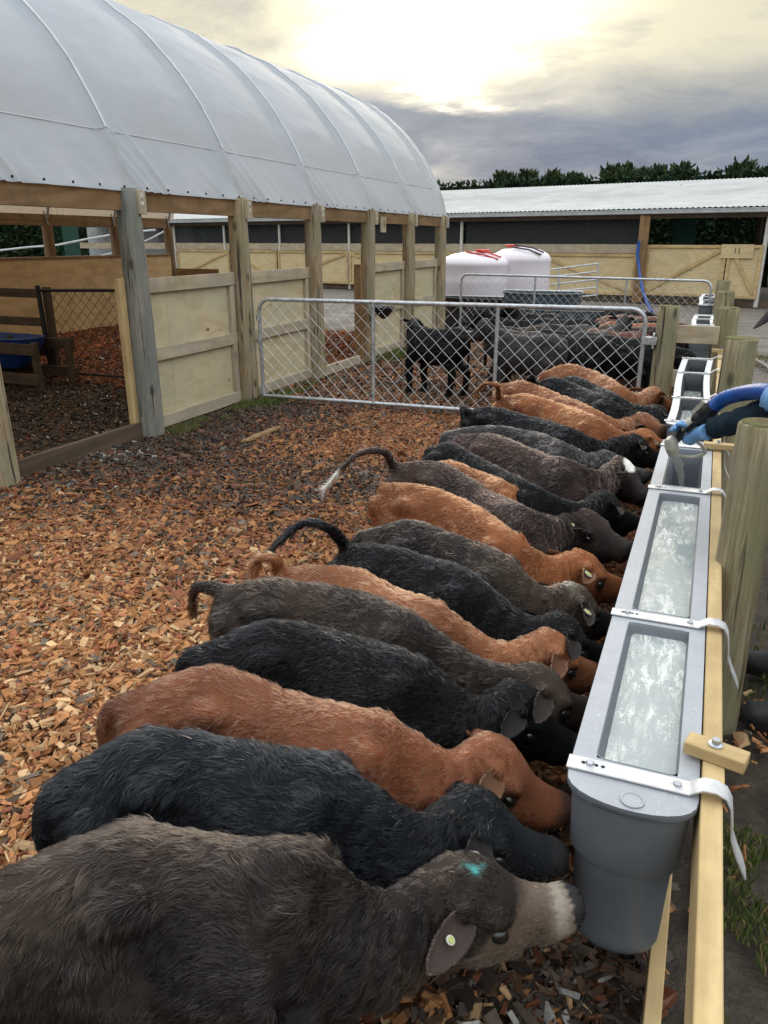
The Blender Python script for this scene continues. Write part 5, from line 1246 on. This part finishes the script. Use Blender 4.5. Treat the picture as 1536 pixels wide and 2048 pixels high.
# hose + nozzle (held: things of their own)
hs_=thing('milk_hose',tuple(V1),'bright blue ribbed hose running from nozzle to the person','hose')
hp=spl([V1,at_Y(1450,797,NZ-.12),at_Y(1490,786,NZ-.25),at_Y(1536,784,NZ-.45),handL+np.array([.05,-.02,.0]),np.array([.55,3.0,1.08]),np.array([.8,2.7,.7]),np.array([.9,2.4,.1])],150)
rr_=[.033+.0018*math.sin(i*2.4) for i in range(150)]
MB().tube(hp,rr_,20).build('tube','hose_blue',hs_)
nz=thing('milk_nozzle',tuple(V0),'black and clear milk nozzle pouring milk into nearest trough','nozzle')
L_=np.linalg.norm(V1-V0); pt=lambda f: V0+nd*L_*f
def ringed(f0,f1,rs_,m,nm):
    n=len(rs_); MB().tube([pt(f0+(f1-f0)*i/(n-1)) for i in range(n)],rs_,20).build(nm,m,nz)
ringed(.55,1.06,[.030,.036,.036,.032,.032,.038,.038,.034,.036,.031],'black_plastic','coupling')
ringed(.28,.56,[.026,.03,.033,.033,.030],'clear_plastic','valve_body')
ringed(-.15,.30,[.022,.022,.022,.024],'black_plastic','grip')
sdv=nrm(np.cross(nd,(0,1,0)))
for s in (-1,1): MB().beam(pt(.62)+sdv*s*.04,pt(.95)+sdv*s*.045,.012,.022).build('cam_arm','clear_plastic',nz,bevel=.003)
MB().beam(pt(.30)+np.array([0,-.035,.0]),pt(.60)+np.array([0,-.04,0]),.05,.012).build('badge','frame_dark',nz,bevel=.002)
lo=MB(); lo.tube(spl([pt(.35)+np.array([.0,-.03,-.02]),at_Y(1405,893,NZ-.03),at_Y(1408,907,NZ-.03),at_Y(1385,914,NZ-.03),at_Y(1360,912,NZ)],20),.009,8).build('bail_handle','clear_plastic',nz)
sp_=at_Y(1340,893,NZ+.01); MB().tube(spl([pt(-.02),at_Y(1342,885,NZ),at_Y(1346,903,NZ),at_Y(1349,912,NZ)],10),[.024,.026,.03,.032,.032,.031,.029,.027,.025,.022],18).build('spout','clear_plastic',nz)
s0_=at_Y(1349,910,NZ); s1_=at_z(1364,977,.50); ms=MB()
rs=[]
for i in range(16):
    t=i/15; c=s0_*(1-t)+s1_*t; c=c+np.array([0,0,.03*math.sin(math.pi*t)]); w_=.020*(1-t)+.011; dpt=.008+.003*math.sin(i*1.7)
    rs.append([c+np.array([w_*math.cos(a)*(1+.15*math.sin(i*1.3+a)),dpt*math.sin(a),0]) for a in np.linspace(0,2*math.pi,12,endpoint=False)])
ms.rings(rs); tag(ms.build('milk_stream','milk_stream'),'stream of milk falling from nozzle into trough','milk')
# ------------------------------------------------------------------ camera, sun, sky
cam=bpy.data.cameras.new('camera'); co_=bpy.data.objects.new('camera',cam); C.objects.link(co_)
cam.sensor_fit='VERTICAL'; cam.sensor_height=36.; cam.lens=36.*F/2048.; cam.clip_start=.05; cam.clip_end=3000
co_.location=(0,0,H); co_.rotation_euler=(R(90)-PIT,0,YAW); bpy.context.scene.camera=co_
SAZ=YAW-math.atan((880-768)/1530/1.06); SEL=R(12)
sd_=np.array([-math.sin(SAZ)*math.cos(SEL),math.cos(SAZ)*math.cos(SEL),math.sin(SEL)])
su=bpy.data.lights.new('sun','SUN'); su.energy=.75; su.angle=R(34); su.color=(1,.86,.66)
so_=bpy.data.objects.new('sun',su); C.objects.link(so_); so_.rotation_euler=Vector(sd_).to_track_quat('Z','Y').to_euler()
w=bpy.data.worlds.new('World'); bpy.context.scene.world=w; w.use_nodes=True
class WN(NT):
    def __init__(s,w): s.t=w.node_tree; s.n=s.t.nodes; s.l=s.t.links; s.n.clear()
t=WN(w)
sky=t.add('ShaderNodeTexSky',sky_type='NISHITA',sun_disc=False,sun_elevation=SEL,sun_rotation=-SAZ)
tc=t.add('ShaderNodeTexCoord'); D=tc.outputs['Generated']; sp=t.add('ShaderNodeSeparateXYZ'); t.l.new(D,sp.inputs[0])
el=sp.outputs['Z']
den=t.math('ADD',t.math('MAXIMUM',el,0.),.22)
cx=t.math('DIVIDE',sp.outputs['X'],den); cy=t.math('DIVIDE',sp.outputs['Y'],den)
cv=t.add('ShaderNodeCombineXYZ'); t.l.new(cx,cv.inputs[0]); t.l.new(cy,cv.inputs[1])
# rotate so streaks run across the view
mp=t.add('ShaderNodeMapping'); t.l.new(cv.outputs[0],mp.inputs[0]); mp.inputs['Rotation'].default_value=(0,0,-SAZ-.25); mp.inputs['Scale'].default_value=(.5,.62,1)
n1=t.noise(mp.outputs[0],1.5,9,.58,.35)
n2=t.noise(mp.outputs[0],4.2,7,.62,.5)
dt=t.add('ShaderNodeVectorMath',operation='DOT_PRODUCT'); t.l.new(D,dt.inputs[0]); dt.inputs[1].default_value=tuple(sd_)
dot=t.math('MAXIMUM',t.math('MULTIPLY',dt.outputs['Value'],t.math('MULTIPLY_ADD',t.noise(mp.outputs[0],5.5,6,.6,.4),-.045,1.020)),0.)
g1=t.math('POWER',dot,110.); g2=t.math('POWER',dot,14.); g3=t.math('POWER',dot,420.)
cl=t.math('ADD',t.math('MULTIPLY',n1,.6),t.math('MULTIPLY',n2,.4))
n3=t.noise(mp.outputs[0],9.,8,.65,.6)
wob=t.math('MULTIPLY_ADD',n1,.16,-.08)
e2=t.math('ADD',el,t.math('ADD',wob,t.math('MULTIPLY_ADD',n2,.06,-.03)))
band=t.ramp(e2,[(.0,.40),(.045,.75),(.08,1.),(.13,1.),(.185,.0)])
thick=t.ramp(t.math('MULTIPLY_ADD',n3,.14,t.math('MULTIPLY',cl,.89)),[(.47,0.),(.60,1.)])
base=t.mix(thick,(.70,.65,.50),(.35,.365,.37))
bcol=t.mix(t.ramp(t.math('MULTIPLY_ADD',n3,.25,t.math('MULTIPLY_ADD',n2,.35,t.math('MULTIPLY',n1,.4))),[(.40,0.),(.60,1.)]),(.26,.305,.385),(.11,.155,.245))
base=t.mix(t.math('MULTIPLY',band,.93),base,bcol)
base=t.mix(t.ramp(el,[(.26,0.),(.6,1.)]),base,(1.62,1.68,1.74))
glow=t.add('ShaderNodeVectorMath',operation='SCALE'); glow.inputs[0].default_value=(1.0,.87,.60)
brk=t.ramp(cl,[(.40,1.),(.60,.25)])
gm=t.math('ADD',t.math('ADD',t.math('MULTIPLY',t.math('MULTIPLY',g1,brk),2.3),t.math('MULTIPLY',g2,.10)),t.math('MULTIPLY',g3,2.4))
gm=t.math('MULTIPLY',gm,t.math('MULTIPLY_ADD',band,-.97,1.))
t.l.new(gm,glow.inputs['Scale'])
tot=t.mix(1.,base,glow.outputs[0],'ADD')
b1=t.add('ShaderNodeBackground'); t.l.new(tot,b1.inputs[0]); b1.inputs[1].default_value=1.
b2=t.add('ShaderNodeBackground'); t.l.new(sky.outputs[0],b2.inputs[0]); b2.inputs[1].default_value=.08
mx=t.add('ShaderNodeMixShader'); mx.inputs[0].default_value=.98; t.l.new(b2.outputs[0],mx.inputs[1]); t.l.new(b1.outputs[0],mx.inputs[2])
o=t.add('ShaderNodeOutputWorld'); t.l.new(mx.outputs[0],o.inputs[0])
sc0=bpy.context.scene
sc0.view_settings.view_transform='Standard'; sc0.view_settings.look='None'; sc0.view_settings.exposure=.2; sc0.view_settings.gamma=1
try:
    sc0.cycles.use_denoising=True; sc0.cycles.max_bounces=8; sc0.cycles.transparent_max_bounces=12; sc0.cycles.sample_clamp_indirect=6
except Exception as e: print(e)
for o in bpy.data.objects:
    if '_o' in o: del o['_o']
